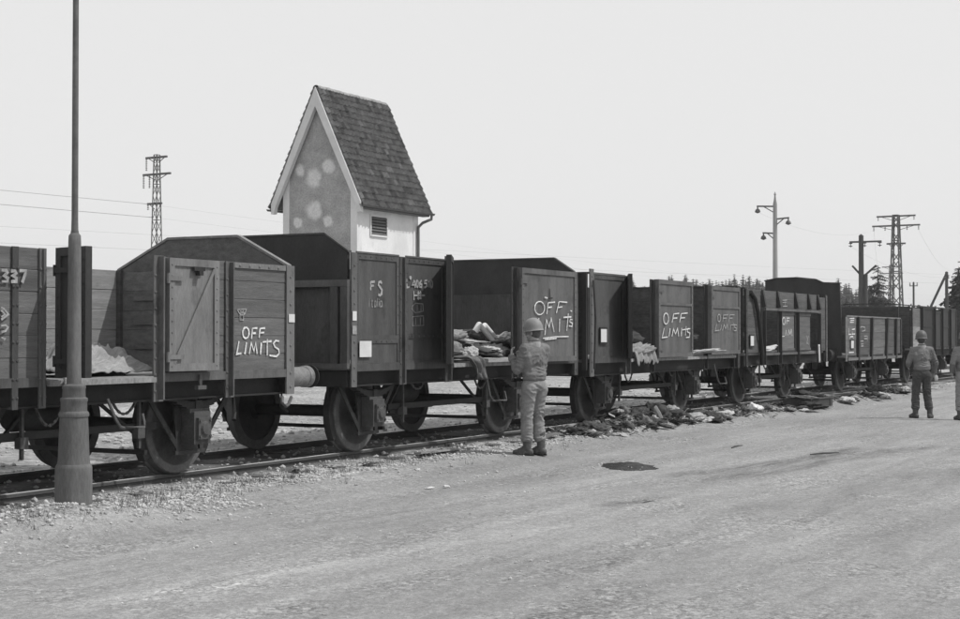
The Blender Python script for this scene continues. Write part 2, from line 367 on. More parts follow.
xx = lambda: 7.5 + 42 * rs.random() ** 1.8
scatter(9000, xx, lambda x: 9.48 + rs.gauss(0, 0.25) + 0.2 * mnoise.noise((x * .8, 0, 0)), 0.006, 0.028)
scatter(2200, lambda: 7.6 + rs.random() ** 1.3 * 4, lambda x: 8.85 + rs.gauss(0, 0.26), 0.006, 0.026)
scatter(1800, xx, lambda x: rs.uniform(9.9, 11.9), 0.012, 0.04)
scatter(3200, lambda: 10 + 40 * rs.random() ** 1.4, lambda x: 12.2 + 8 * rs.random() ** 1.3, 0.015, 0.06)
st = mb.build('gravel', 'stone'); st['kind'] = 'stuff'
mb = MB()
scatter(2600, lambda: 5 + 40 * rs.random() ** 1.5, lambda x: rs.uniform(2.5, 9.2), 0.003, 0.011)
for _ in range(16):
    cx_ = rs.uniform(9, 26); cy_ = rs.uniform(4.5, 8.6)
    scatter(16, lambda: cx_ + rs.gauss(0, .45), lambda x: cy_ + rs.gauss(0, .12), 0.006, 0.02)
st = mb.build('loose_stones', 'stone'); st['kind'] = 'stuff'
# dry grass tufts at the edge of the road
mb = MB()
for _ in range(420):
    x = 7.6 + 30 * rs.random() ** 1.7; y = 9.35 + rs.gauss(0, 0.3); z = ground_h(x, y)
    if rs.random() < .3: x = rs.uniform(7.5, 10.6); y = rs.uniform(8.4, 9.3); z = ground_h(x, y)
    if rs.random() < .35: x = rs.uniform(10.5, 16.2); y = 9.45 + rs.gauss(0, .18); z = ground_h(x, y)
    for k in range(7):
        a = rs.uniform(0, 6.28); h = rs.uniform(.03, .1); l = rs.uniform(.02, .07); w = .0035
        dx, dy = math.cos(a), math.sin(a); x1 = x + rs.gauss(0, .03); y1 = y + rs.gauss(0, .03)
        mb.add([(x1 - dy * w, y1 + dx * w, z), (x1 + dy * w, y1 - dx * w, z), (x1 + dx * l, y1 + dy * l, z + h)], [(0, 1, 2)])
st = mb.build('dry_grass', 'dry_grass'); st['kind'] = 'stuff'

# painted words and stencil marks as brush strokes (x, z) on each wagon side
LET = {
'off_a':[[(5.125,1.709),(5.153,1.708),(5.178,1.692),(5.191,1.666),(5.191,1.635),(5.176,1.61),(5.15,1.596),(5.122,1.597),(5.097,1.613),(5.084,1.639),(5.085,1.669),(5.1,1.694),(5.125,1.709)],[(5.251,1.703),(5.234,1.591)],[(5.251,1.7),(5.333,1.704)],[(5.244,1.648),(5.307,1.651)],[(5.387,1.701),(5.369,1.602)],[(5.387,1.699),(5.475,1.704)],[(5.379,1.653),(5.457,1.657)],[(5.016,1.566),(4.977,1.432),(5.056,1.438)],[(5.15,1.553),(5.121,1.431)],[(5.196,1.43),(5.231,1.546),(5.278,1.46),(5.308,1.549),(5.334,1.429)],[(5.406,1.549),(5.393,1.425)],[(5.512,1.589),(5.51,1.411)],[(5.437,1.555),(5.594,1.564)],[(5.732,1.563),(5.668,1.57),(5.628,1.539),(5.655,1.501),(5.722,1.475),(5.733,1.431),(5.682,1.398),(5.558,1.411)]],
'emblem_a':[[(4.989,1.896),(5.144,1.901),(5.124,1.861),(5.024,1.857),(4.989,1.896)],[(5.034,1.839),(5.034,1.787),(5.094,1.788),(5.094,1.84),(5.034,1.839)],[(5.024,1.857),(5.039,1.839)],[(5.124,1.861),(5.091,1.84)],[(5.036,1.88),(5.079,1.873),(5.099,1.882)]],
'num_a':[[(1.701,2.179),(1.756,2.179),(1.768,2.162),(1.73,2.132),(1.772,2.114),(1.769,2.085),(1.704,2.083)],[(1.807,2.177),(1.857,2.177),(1.869,2.159),(1.831,2.136),(1.872,2.117),(1.867,2.088),(1.81,2.084)],[(1.905,2.183),(1.977,2.186),(1.971,2.154),(1.936,2.079)]],
'dia_a':[[(1.7,1.863),(1.732,1.85),(1.783,1.805),(1.701,1.758)],[(1.7,1.839),(1.742,1.804),(1.701,1.782)]],
'mark_a':[[(1.701,1.707),(1.751,1.712),(1.778,1.694),(1.751,1.663),(1.702,1.654)],[(1.702,1.606),(1.746,1.599),(1.731,1.585)]],
'fs':[[(0.443,2.268),(0.444,2.167)],[(0.443,2.264),(0.535,2.271)],[(0.443,2.219),(0.515,2.225)],[(0.693,2.255),(0.667,2.275),(0.62,2.266),(0.614,2.235),(0.66,2.204),(0.694,2.177),(0.687,2.131),(0.647,2.109),(0.608,2.119)]],
'italia':[[(0.411,2.069),(0.412,1.965)],[(0.47,2.063),(0.47,1.973),(0.496,1.968)],[(0.447,2.038),(0.496,2.039)],[(0.562,2.037),(0.525,2.036),(0.519,2.001),(0.529,1.97),(0.562,1.978)],[(0.562,2.037),(0.565,1.967)],[(0.594,2.076),(0.595,1.969)],[(0.628,2.038),(0.628,1.97)],[(0.627,2.067),(0.628,2.056)],[(0.701,2.04),(0.664,2.039),(0.657,2.004),(0.667,1.972),(0.701,1.98)],[(0.701,2.04),(0.704,1.97)]],
'number_b':[[(1.269,2.33),(1.276,2.222),(1.332,2.231)],[(1.356,2.362),(1.37,2.361),(1.378,2.352),(1.376,2.341),(1.365,2.334),(1.351,2.335),(1.343,2.344),(1.345,2.355),(1.356,2.362)],[(1.453,2.318),(1.403,2.258),(1.489,2.265)],[(1.468,2.31),(1.471,2.227)],[(1.523,2.319),(1.536,2.319),(1.547,2.307),(1.553,2.287),(1.553,2.265),(1.546,2.245),(1.535,2.234),(1.522,2.234),(1.51,2.246),(1.504,2.266),(1.505,2.289),(1.512,2.308),(1.523,2.319)],[(1.634,2.328),(1.59,2.286),(1.59,2.238),(1.634,2.236),(1.641,2.273),(1.598,2.279)],[(1.773,2.329),(1.714,2.323),(1.707,2.286),(1.758,2.291),(1.773,2.255),(1.714,2.231)],[(1.818,2.323),(1.825,2.237)],[(1.886,2.327),(1.899,2.327),(1.911,2.315),(1.917,2.295),(1.917,2.272),(1.91,2.252),(1.898,2.241),(1.884,2.241),(1.873,2.253),(1.867,2.273),(1.867,2.296),(1.874,2.316),(1.886,2.327)]],
'logo_b':[[(1.443,2.186),(1.446,2.073)],[(1.432,2.128),(1.715,2.135)],[(1.547,2.189),(1.554,2.072)],[(1.598,2.187),(1.612,2.084)],[(1.525,2.159),(1.634,2.162)],[(1.525,2.097),(1.634,2.099)]],
'logo_c':[[(1.497,2.031),(1.685,2.027),(1.696,1.935),(1.497,1.91),(1.411,1.956),(1.418,1.989),(1.497,2.031)],[(1.54,2.009),(1.54,1.925)],[(1.634,2.011),(1.634,1.937)]],
'logo_d':[[(1.425,1.861),(1.7,1.876),(1.708,1.754),(1.426,1.748),(1.425,1.861)],[(1.504,1.844),(1.504,1.76)],[(1.62,1.853),(1.62,1.761)]],
'off_b':[[(4.776,2.118),(4.861,2.119),(4.933,2.093),(4.973,2.049),(4.97,1.998),(4.925,1.955),(4.85,1.93),(4.766,1.93),(4.695,1.956),(4.655,2.0),(4.658,2.05),(4.702,2.093),(4.776,2.118)],[(5.091,2.108),(5.047,1.941)],[(5.091,2.105),(5.321,2.121)],[(5.073,2.036),(5.214,2.046)],[(5.465,2.127),(5.375,1.961)],[(5.465,2.131),(5.748,2.125)],[(5.429,2.042),(5.574,2.056)],[(5.029,1.869),(4.977,1.635)],[(5.029,1.865),(5.125,1.749),(5.196,1.882),(5.294,1.681)],[(5.483,1.877),(5.473,1.681)],[(5.785,1.958),(5.729,1.697)],[(5.61,1.898),(5.887,1.909)],[(5.934,1.866),(5.859,1.873),(5.84,1.834),(5.934,1.812),(5.924,1.764),(5.812,1.772)],[(4.924,1.586),(5.329,1.608),(5.793,1.612)],[(4.976,1.567),(5.374,1.585)],[(4.626,1.876),(4.55,1.672),(4.693,1.679)],[(4.787,1.878),(4.761,1.687)],[(4.977,2.182),(5.073,2.176)],[(5.859,2.002),(5.915,1.995)]],
'latch_b':[[(5.144,2.315),(5.17,2.175)],[(5.117,2.166),(5.241,2.18)]],
'off_c':[[(2.941,2.017),(3.003,2.016),(3.055,1.99),(3.084,1.946),(3.082,1.896),(3.049,1.853),(2.994,1.829),(2.933,1.831),(2.881,1.857),(2.852,1.9),(2.854,1.95),(2.887,1.993),(2.941,2.017)],[(3.337,2.014),(3.25,1.854)],[(3.337,2.009),(3.597,2.023)],[(3.293,1.932),(3.495,1.939)],[(3.715,2.019),(3.626,1.862)],[(3.715,2.019),(4.027,2.034)],[(3.67,1.941),(3.892,1.948)],[(2.869,1.755),(2.771,1.588),(3.036,1.603)],[(3.164,1.751),(3.106,1.613)],[(3.248,1.613),(3.321,1.747),(3.421,1.655),(3.523,1.753),(3.58,1.613)],[(3.728,1.764),(3.697,1.613)],[(3.95,1.797),(3.905,1.629)],[(3.757,1.728),(4.055,1.745)],[(4.161,1.751),(4.025,1.75),(4.01,1.697),(4.145,1.671),(4.114,1.597),(3.949,1.592)]],
'off_d':[[(5.754,2.033),(5.797,2.033),(5.834,2.013),(5.855,1.98),(5.853,1.943),(5.83,1.911),(5.791,1.893),(5.748,1.894),(5.711,1.913),(5.691,1.946),(5.693,1.983),(5.716,2.015),(5.754,2.033)],[(6.027,2.027),(5.975,1.898)],[(6.027,2.022),(6.284,2.031)],[(6.009,1.96),(6.18,1.967)],[(6.388,2.032),(6.335,1.901)],[(6.388,2.032),(6.669,2.035)],[(6.353,1.964),(6.545,1.971)],[(5.621,1.845),(5.537,1.718),(5.787,1.73)],[(5.906,1.836),(5.855,1.724)],[(5.956,1.725),(6.059,1.837),(6.144,1.759),(6.231,1.844),(6.299,1.731)],[(6.439,1.84),(6.403,1.732)],[(6.615,1.875),(6.578,1.738)],[(6.474,1.834),(6.703,1.841)],[(6.81,1.836),(6.685,1.841),(6.667,1.79),(6.792,1.773),(6.773,1.727),(6.631,1.727)]],
'off_e':[[(2.658,2.022),(2.714,2.021),(2.762,2.001),(2.789,1.966),(2.786,1.926),(2.756,1.893),(2.706,1.873),(2.649,1.874),(2.602,1.895),(2.576,1.93),(2.578,1.969),(2.608,2.003),(2.658,2.022)],[(2.902,2.02),(2.878,1.879)],[(2.902,2.014),(3.102,2.016)],[(2.901,1.956),(3.057,1.958)],[(2.549,1.762),(2.461,1.604),(2.721,1.616)],[(2.855,1.751),(2.809,1.623)],[(2.964,1.623),(3.054,1.752),(3.142,1.655),(3.233,1.759),(3.299,1.623)]],
'mark_e':[[(4.437,1.63),(4.508,1.556)],[(4.605,1.623),(4.458,1.436)],[(4.459,1.476),(4.65,1.415)],[(2.557,2.398),(2.907,2.411)],[(2.578,2.347),(2.906,2.367)],[(2.753,2.408),(2.751,2.255)],[(2.599,2.265),(2.927,2.277)]],
'mark_f':[[(0.434,2.06),(0.903,2.073)],[(0.52,2.01),(0.873,2.02)],[(0.461,1.965),(0.842,1.968)],[(0.314,1.817),(0.34,1.656),(0.602,1.664)],[(0.662,1.782),(0.958,1.798)],[(0.691,1.73),(0.69,1.664),(0.956,1.672)],[(0.455,1.597),(0.454,1.539)],[(0.455,1.597),(0.747,1.605),(0.776,1.538)],[(0.361,1.201),(0.829,1.204)]],
'mark_g':[[(1.439,1.823),(1.684,1.862),(1.993,1.848),(2.054,1.772),(1.713,1.741)],[(1.466,1.635),(1.494,1.484),(1.832,1.491)],[(1.927,1.612),(2.208,1.619)],[(1.926,1.543),(2.27,1.551)],[(2.271,1.619),(2.269,1.482)],[(1.584,1.408),(1.83,1.415)],[(1.583,1.355),(1.829,1.362)]],
}

# ------------------------------------------------------------------ wagons
# each wagon stands on its Empty at its near left corner: x along the track, y inward, z up from the road
WID = 2.5
def ribbon(strokes, y, w0, rn=None, dx=0.0):
    """brush strokes as thin raised strips lying in the x-z plane at depth y"""
    rn = rn or random.Random(3); m = MB()
    for si, st in enumerate(strokes):
        pts = [Vector((p[0] + dx, p[1])) for p in st]
        yy = y - 0.0012 * (si % 4); w = w0; L_, R_ = [], []
        for i, p in enumerate(pts):
            a = (pts[i] - pts[i - 1]) if i else (pts[1] - pts[0]); b = (pts[i + 1] - pts[i]) if i < len(pts) - 1 else a
            a = a.normalized(); b = b.normalized(); t = (a + b); t = t.normalized() if t.length > .2 else b
            nrm = Vector((-t.y, t.x)); k = 1 / max(.6, nrm.dot(Vector((-b.y, b.x)))); ww = w * .33 * k * rn.uniform(.7, 1.25)
            L_.append(p + nrm * ww); R_.append(p - nrm * ww)
        n = len(pts); vs = [(q.x, yy, q.y) for q in L_] + [(q.x, yy, q.y) for q in R_] + [(q.x, yy + .004, q.y) for q in L_] + [(q.x, yy + .004, q.y) for q in R_]
        fs = []
        for i in range(n - 1):
            fs += [(i, i + 1, n + i + 1, n + i), (i, 2 * n + i, 2 * n + i + 1, i + 1), (n + i, n + i + 1, 3 * n + i + 1, 3 * n + i)]
        fs += [(0, n, 3 * n, 2 * n), (n - 1, 3 * n - 1, 4 * n - 1, 2 * n - 1)]
        m.add(vs, fs)
    return m

SHARED = {}
def shared(key, fn):
    if key not in SHARED: SHARED[key] = fn()
    return SHARED[key]

def disc_wheel():
    m = MB()
    m.lathe([(0.0, -0.075), (0.1, -0.075), (0.105, -0.05), (0.13, -0.035), (0.25, 0.0), (0.36, -0.02), (0.40, -0.035), (0.40, 0.045), (0.36, 0.03), (0.25, 0.035), (0.13, 0.045), (0.1, 0.09), (0.0, 0.09)], axis='y', n=28)
    return m.mesh('wheel', 'iron', True)
def spoked_wheel():
    m = MB()
    m.lathe([(0.0, -0.08), (0.1, -0.08), (0.115, -0.05), (0.115, 0.06), (0.1, 0.09), (0.0, 0.09)], axis='y', n=18)
    m.lathe([(0.355, -0.045), (0.40, -0.045), (0.40, 0.045), (0.355, 0.045), (0.355, -0.045)], axis='y', n=28)
    for k in range(10):
        t = 2 * math.pi * k / 10; c, s_ = math.cos(t), math.sin(t)
        m.bar((0.1 * c, 0, 0.1 * s_), (0.365 * c, 0, 0.365 * s_), 0.05, 0.035, up=(0, 1, 0))
    return m.mesh('wheel', 'iron', True)
def tyre_mesh():
    m = MB()
    m.lathe([(0.399, -0.065), (0.472, -0.065), (0.484, -0.055), (0.492, 0.035), (0.515, 0.045), (0.518, 0.06), (0.508, 0.068), (0.399, 0.068), (0.399, -0.065)], axis='y', n=32)
    return m.mesh('tyre', 'tyre_steel', True)
def axle_box_mesh():
    m = MB(); m.box(-0.13, 0.13, -0.10, 0.12, -0.17, 0.16); m.box(-0.10, 0.10, -0.135, -0.098, -0.12, 0.10)
    m.box(-0.15, 0.15, -0.06, 0.06, 0.15, 0.19)
    m.lathe([(0.0, -0.165), (0.06, -0.16), (0.075, -0.134)], (0, 0, -0.01), 'y', 14)
    for a in (-.08, .08):
        for b in (-.09, .07): m.lathe([(0.0, -0.15), (0.014, -0.15), (0.014, -0.13)], (a, 0, b), 'y', 6)
    return m.mesh('axle_box', 'axle_grey', False)
def spring_mesh():
    m = MB(); n = 10
    for k in range(6):
        hl = 0.56 - k * 0.075; top = 0.0 - k * 0.0135; vs = []
        for i in range(n + 1):
            x = -hl + 2 * hl * i / n; z = top + 0.12 * (x / 0.56) ** 2
            vs += [(x, -0.045, z), (x, 0.045, z), (x, 0.045, z + 0.012), (x, -0.045, z + 0.012)]
        fs = []
        for i in range(n):
            a, b = i * 4, i * 4 + 4
            for q in range(4): fs.append((a + q, a + (q + 1) % 4, b + (q + 1) % 4, b + q))
        fs += [(3, 2, 1, 0), (n * 4, n * 4 + 1, n * 4 + 2, n * 4 + 3)]
        m.add(vs, fs)
    m.box(-0.05, 0.05, -0.055, 0.055, -0.09, 0.025)
    return m.mesh('leaf_spring', 'iron')
def guard_mesh(zs):
    """W-iron: two plates with a bridle bar and raking stays; local origin at the axle"""
    m = MB()
    for s_ in (-1, 1):
        m.prism([(s_ * 0.155, -0.24), (s_ * 0.215, -0.24), (s_ * 0.26, zs), (s_ * 0.14, zs)], -0.012, 0.012, 'y')
        m.bar((s_ * 0.19, 0.0, -0.2), (s_ * 0.62, 0.0, zs - 0.01), 0.055, 0.02, up=(0, 1, 0))
    m.box(-0.24, 0.24, -0.02, 0.016, -0.275, -0.235)
    return m.mesh('axle_guard', 'iron')
def brake_shoe(root, x, s_, zs):
    m = MB(); pts = []
    for k in range(7):
        t = R(-35 + 70 * k / 6); pts.append(((0.505) * math.cos(t), (0.505) * math.sin(t)))
    out = [((0.575) * math.cos(R(-35 + 70 * k / 6)), (0.575) * math.sin(R(-35 + 70 * k / 6))) for k in range(6, -1, -1)]
    m.prism([(s_ * a, b) for a, b in pts + out], -0.045, 0.045, 'y')
    m.bar((s_ * 0.56, 0, 0.0), (s_ * 0.53, 0, zs), 0.035, 0.02, up=(0, 1, 0))
    m.build('brake_shoe', 'iron', root, (x, 0.5, 0.69))

def wheelset(root, x, sole, spoked=False):
    wm = shared('spoked' if spoked else 'disc', spoked_wheel if spoked else disc_wheel); ty = shared('tyre', tyre_mesh)
    m = MB(); m.tube([(x, 0.16, 0.69), (x, 0.42, 0.69), (x, 0.44, 0.69), (x, 2.06, 0.69), (x, 2.08, 0.69), (x, 2.34, 0.69)], [.055, .055, .075, .075, .055, .055], 10)
    m.build('axle', 'iron', root, smooth=True)
    for y, rz in ((0.5, 0), (2.0, math.pi)):
        w = link('wheel', wm, root, (x, y, 0.69), (0, rnd.uniform(0, 3) if not rz else 0, rz)); link('tyre', ty, w)
    zs = sole - 0.69 + 0.02; gm = shared(('guard', round(zs, 2)), lambda: guard_mesh(zs))
    for y, rz in ((0.21, 0), (2.29, math.pi)):
        link('axle_box', shared('axle_box', axle_box_mesh), root, (x, y, 0.69), (0, 0, rz))
        link('leaf_spring', shared('spring', spring_mesh), root, (x, y, 0.94), (0, 0, rz))
        link('axle_guard', gm, root, (x, y + (0.07 if not rz else -0.07), 0.69), (0, 0, rz))
    for s_ in (-1, 1): brake_shoe(root, x, s_, sole - 0.69 + .05)

def buffer(root, x, y, z, d, worn=False):
    if worn:
        m = MB(); m.lathe([(r, h * d) for r, h in ((.14, .03), (.125, .06), (.118, .4), (.114, .72), (.125, .73), (.128, .8), (.118, .815), (.05, .82))], (x, y, z), 'x', 22)
        b = m.build('buffer', 'buffer_grey', root, smooth=True)
        m = MB(); m.lathe([(.05, .821 * d), (.05, .86 * d), (.132, .865 * d), (.132, .88 * d), (.0, .89 * d)], (x, y, z), 'x', 22); m.build('buffer_head', 'iron', b, smooth=True); return
    """sprung buffer pointing along d (+1 or -1)"""
    m = MB(); m.box(min(x, x + d * .03), max(x, x + d * .03), y - .17, y + .17, z - .17, z + .17)
    prof = [(0.15, 0.03), (0.14, 0.06), (0.132, 0.36), (0.142, 0.365), (0.142, 0.41), (0.06, 0.411)]
    m.lathe([(r, h * d) for r, h in prof], (x, y, z), 'x', 20)
    b = m.build('buffer', 'buffer_grey' if worn else 'iron', root, smooth=True)
    m = MB(); m.lathe([(0.06, 0.412 * d), (0.06, 0.47 * d), (0.165, 0.475 * d), (0.17, 0.49 * d), (0.1, 0.507 * d), (0.0, 0.51 * d)], (x, y, z), 'x', 22)
    m.build('buffer_head', 'iron', b, smooth=True)

def plank_run(root, x0, x1, y0, y1, zs, mat, name='plank', jit=0.003, gap=0.0006):
    """horizontal boards one above the other between the heights in zs"""
    for a, b in zip(zs[:-1], zs[1:]):
        key = ('plank', round(x1 - x0, 3), round(y1 - y0, 3), round(b - a, 3), mat)
        def mk():
            m = MB(); c = 0.006; h = b - a - gap; yb = y1 - y0
            m.prism([(0, c), (c, 0), (yb, 0), (yb, h), (c, h), (0, h - c)], 0, x1 - x0, 'x'); return m.mesh('plank', mat)
        link(name, shared(key, mk), root, (x0, y0 + rnd.uniform(-jit, jit), a), (0, 0, 0))
def end_planks(root, x0, x1, ya, yb, zs, mat, gap=0.0006):
    for a, b in zip(zs[:-1], zs[1:]):
        key = ('eplank', round(x1 - x0, 3), round(yb - ya, 3), round(b - a, 3), mat)
        def mk():
            m = MB(); h = b - a - gap; c = .005; t = x1 - x0; m.prism([(0, c), (c, 0), (t - c, 0), (t, c), (t, h - c), (t - c, h), (c, h), (0, h - c)], 0, yb - ya, 'y'); return m.mesh('plank', mat)
        link('plank', shared(key, mk), root, (x0 + rnd.uniform(-.003, .003), ya, a))
def steps(a, b, n): return [a + (b - a) * i / n for i in range(n + 1)]

def post(root, x0, x1, z0, z1, mat='paint_mid', y=0.0, proj=0.035, web=0.06, name='side_post'):
    """T section stanchion: a flange on the boards and a web standing out of it"""
    m = MB(); c = (x0 + x1) / 2
    m.box(x0, x1, y - 0.022, y - 0.006, z0, z1)
    if web: m.box(c - 0.011, c + 0.011, y - 0.022 - web, y - 0.0215, z0 + 0.02, z1 - 0.01)
    z = z0 + 0.1
    while z < z1 - .04:
        for sx in (-1, 1): m.lathe([(0.016, -0.008), (0.012, -0.013), (0, -0.016)], (c + sx * (x1 - x0) * .34, y - 0.016, z), 'y', 6)
        z += 0.16
    return m.build(name, mat, root)
def angle_post(root, x0, x1, z0, z1, mat, y=0.0, name='corner_post'):
    m = MB(); m.box(x0, x1, y - 0.024, y - 0.006, z0, z1)
    z = z0 + 0.08
    while z < z1 - .03:
        m.lathe([(0.017, -0.008), (0.013, -0.014), (0, -0.017)], ((x0 + x1) / 2, y - 0.018, z), 'y', 7); z += 0.15
    return m.build(name, mat, root)

def steel_panel(root, x0, x1, z0, z1, mat, y=0.0, split=None, frame=0.07, name='side_panel', proud=0.012):
    """pressed sheet with riveted flat-bar border and an optional seam"""
    m = MB(); m.box(x0, x1, y, y + 0.03, z0, z1); p = m.build(name, mat, root)
    m = MB()
    m.box(x0, x1, y - proud, y - .0005, z1 - frame, z1); m.box(x0, x1, y - proud, y - .0005, z0, z0 + frame * .7)
    m.box(x0, x0 + frame, y - proud, y - .0005, z0 + frame * .7, z1 - frame); m.box(x1 - frame, x1, y - proud, y - .0005, z0 + frame * .7, z1 - frame)
    if split: m.box(x0 + frame, x1 - frame, y - proud, y - .0005, split - .03, split + .03)
    m.build('panel_frame', mat, p)
    m = MB(); z = z0 + .06
    while z < z1 - .02:
        for x in (x0 + frame * .5, x1 - frame * .5): m.lathe([(0.012, -0.001), (0.009, -0.006), (0, -0.008)], (x, y - proud, z), 'y', 6)
        z += .12
    x = x0 + .1
    while x < x1 - .08:
        for z in (z1 - frame * .5,) + ((split,) if split else ()): m.lathe([(0.012, -0.001), (0.009, -0.006), (0, -0.008)], (x, y - proud, z), 'y', 6)
        x += .12
    r_ = m.build('rivet', mat, p); r_['kind'] = 'stuff'
    return p

def leaf(root, hx, w, ang, z0, z1, mat, y=-0.04, style='flat', split=None, thick=0.05, back=None):
    """door leaf hinged on the upright at hx; ang 0 = lying along +x, positive swings out towards the road"""
    m = MB(); m.box(0, w, -thick * .3, thick * .3, z0, z1)
    d = m.build('door_leaf', mat, root, (hx, y, 0)); d.rotation_euler = (0, 0, -R(ang))
    m = MB(); f = 0.075; t = thick * .3 + .018
    for s_ in (-1, 1):
        ya, yb = (-t, -thick * .3 - .0005) if s_ < 0 else (thick * .3 + .0005, t)
        m.box(0, w, ya, yb, z1 - f, z1); m.box(0, w, ya, yb, z0, z0 + f); m.box(0, f, ya, yb, z0 + f, z1 - f); m.box(w - f, w, ya, yb, z0 + f, z1 - f)
        if split: m.box(f, w - f, ya, yb, split - .022, split + .022)
    m.build('door_frame', mat, d)
    m = MB(); z = z0 + .05
    while z < z1 - .02:
        for x in (f * .5, w - f * .5): m.lathe([(0.012, -0.0005), (0.009, -0.006), (0, -0.008)], (x, -t, z), 'y', 6)
        z += .11
    r_ = m.build('rivet', mat, d); r_['kind'] = 'stuff'
    if style == 'brace':
        m = MB(); m.bar((f, -t + .004, z0 + f), (w - f, -t + .004, z1 - f * 1.2), .035, .012, up=(0, 1, 0)); m.build('diagonal_brace', mat, d)
        m = MB(); m.box(w * .44, w * .66, -t - .03, -t - .0005, z1 - .115, z1 - .075); m.box(w * .51, w * .59, -t - .05, -t - .0005, z1 - .16, z1 - .116)
        m.build('latch', 'iron', d)
    for z in (z0 + .14, z1 - .2):
        m = MB(); m.lathe([(0.022, z - .05), (0.022, z + .05)], (-.012, -thick * .3 - .01, 0), 'z', 8)
        m.box(-.012, .2, -t - .012, -t - .0005, z - .022, z + .022); m.build('hinge', mat, d)
    return d

def stirrup(root, x, y, ztop, zbot, w, mat='iron_worn'):
    m = MB(); m.tube([(x, y + .06, ztop), (x + .05, y, zbot + .08), (x + .09, y - .02, zbot + .01), (x + .14, y - .02, zbot), (x + w, y - .02, zbot), (x + w + .02, y, zbot + .05), (x + w + .02, y + .02, zbot + .12)], .016, 6)
    return m.build('foot_step', mat, root, smooth=True)

def wagon_frame(root, L, sill, sole, wx, mat='black_steel', spoked=(False, False), buf=(True, True), worn=False, skip=False):
    for y0, y1, d in ((0.1, 0.18, -1), (WID - .18, WID - .1, 1)):
        m = MB(); ym = (y0 + y1) / 2
        m.box(.1, L - .1, ym - .012, ym + .012, sole, sill - .055)
        a, b = (ym - .075, ym - .0125) if d < 0 else (ym + .0125, ym + .075)
        m.box(.1, L - .1, a, b, sole, sole + .02); m.box(.1, L - .1, a, b, sill - .075, sill - .055)
        m.build('sole_bar', mat, root)
    for x0 in (0.0, L - .1):
        m = MB(); m.box(x0, x0 + .0995, .04, WID - .04, sole, sill - .057); m.build('headstock', mat, root, bevel=.008)
    for x in wx: pass
    m = MB()
    for x in steps(.8, L - .8, 4): m.box(x - .05, x + .05, .19, WID - .19, sole + .03, sill - .057)
    m.box(.12, L - .12, WID / 2 - .3, WID / 2 - .22, sole + .02, sill - .06); m.box(.12, L - .12, WID / 2 + .22, WID / 2 + .3, sole + .02, sill - .06)
    m.build('cross_member', mat, root)
    for i, x in enumerate(wx): wheelset(root, x, sole, spoked[i])
    rn_ = random.Random(int(L * 100)); rigging(root, wx[0], 1, sole, rn_); rigging(root, wx[1], -1, sole, rn_)
    if wx[1] - wx[0] > 1.5:
        m = MB(); m.bar((wx[0] + .5, .3, .73), (wx[1] - .5, .3, .73), .03, .07); m.build('tie_bar', 'black_steel', root)
        m = MB(); m.tube([(wx[0] + .6, 1.25, .62), (wx[1] - .6, 1.25, .62)], .025, 8); m.build('brake_rod', 'iron', root)
        c = (wx[0] + wx[1]) / 2 + .2
        m = MB(); m.lathe([(0.0, -.3), (.13, -.3), (.15, -.27), (.15, .27), (.13, .3), (0, .3)], (c, 1.1, .85), 'x', 16); m.build('brake_cylinder', 'iron', root, smooth=True)
    bz = sole + .165
    for x, d, on in ((0.0, -1, buf[0]), (L, 1, buf[1])):
        for y in (WID / 2 - .875, WID / 2 + .875):
            if on and not (skip and d < 0 and y < 1): buffer(root, x, y, bz, d, worn and d > 0 and y < 1)
        m = MB(); yc = WID / 2
        m.tube([(x, yc, bz), (x + d * .16, yc, bz), (x + d * .24, yc, bz + .02), (x + d * .27, yc, bz + .08), (x + d * .23, yc, bz + .12), (x + d * .18, yc, bz + .1)], .03, 8)
        m.build('coupling_hook', 'iron', root, smooth=True)
        m = MB()
        m.tube([(x + d * .02, yc - .35, bz - .08), (x + d * .1, yc - .35, bz - .12), (x + d * .12, yc - .36, bz - .4), (x + d * .06, yc - .4, bz - .48)], .025, 8)
        m.build('brake_hose', 'black_steel', root, smooth=True)
def bottom_rail(root, x0, x1, sill, mat):
    m = MB(); m.box(x0, x1, -.02, .05, sill - .062, sill - .002); m.box(x0, x1, -.02, -.0065, sill - .0015, sill + .022); m.build('bottom_rail', mat, root)
def rigging(root, x, s_, sole, rn):
    # brake pull rods, a lever and slack safety chain beside a wheel
    m = MB(); m.bar((x + s_ * .62, .42, .62), (x + s_ * 1.15, .5, sole + .02), .03); m.bar((x + s_ * .62, .42, .62), (x + s_ * .66, .42, sole + .05), .04, .02)
    m.bar((x + s_ * .55, .38, .46), (x + s_ * .55, 2.1, .46), .045); m.build('brake_rigging', 'iron', root)
    m = MB(); m.box(x + s_ * .80 - .015, x + s_ * .80 + .015, .24, .27, .52, sole + .05); m.box(x + s_ * .80 - .05, x + s_ * .80 + .05, .22, .29, .62, .72); m.build('brake_lever', 'axle_grey', root)
    m = MB(); a, b, d = x + s_ * .9, x + s_ * 1.25, rn.uniform(.1, .2); n = 12
    for i in range(n):
        t = i / n; t2 = (i + 1) / n; z = lambda q: sole + .02 - 4 * d * q * (1 - q)
        p, q_ = Vector((a + (b - a) * t, .2, z(t))), Vector((a + (b - a) * t2, .2, z(t2))); m.bar(p, q_.lerp(p, -.1), .028 if i % 2 else .012, .012 if i % 2 else .028)
    m.build('safety_chain', 'iron_worn', root)
def floor_boards(root, L, sill, w=.21):
    m = MB(); m.prism([(0, -.05), (w - .008, -.05), (w - .008, 0), (0, 0)], 0.055, WID - .055, 'y'); me = m.mesh('floor_board', 'floor_wood')
    x = .02
    while x < L - w: link('floor_board', me, root, (x, 0.0, sill + rnd.uniform(-.004, .004))); x += w
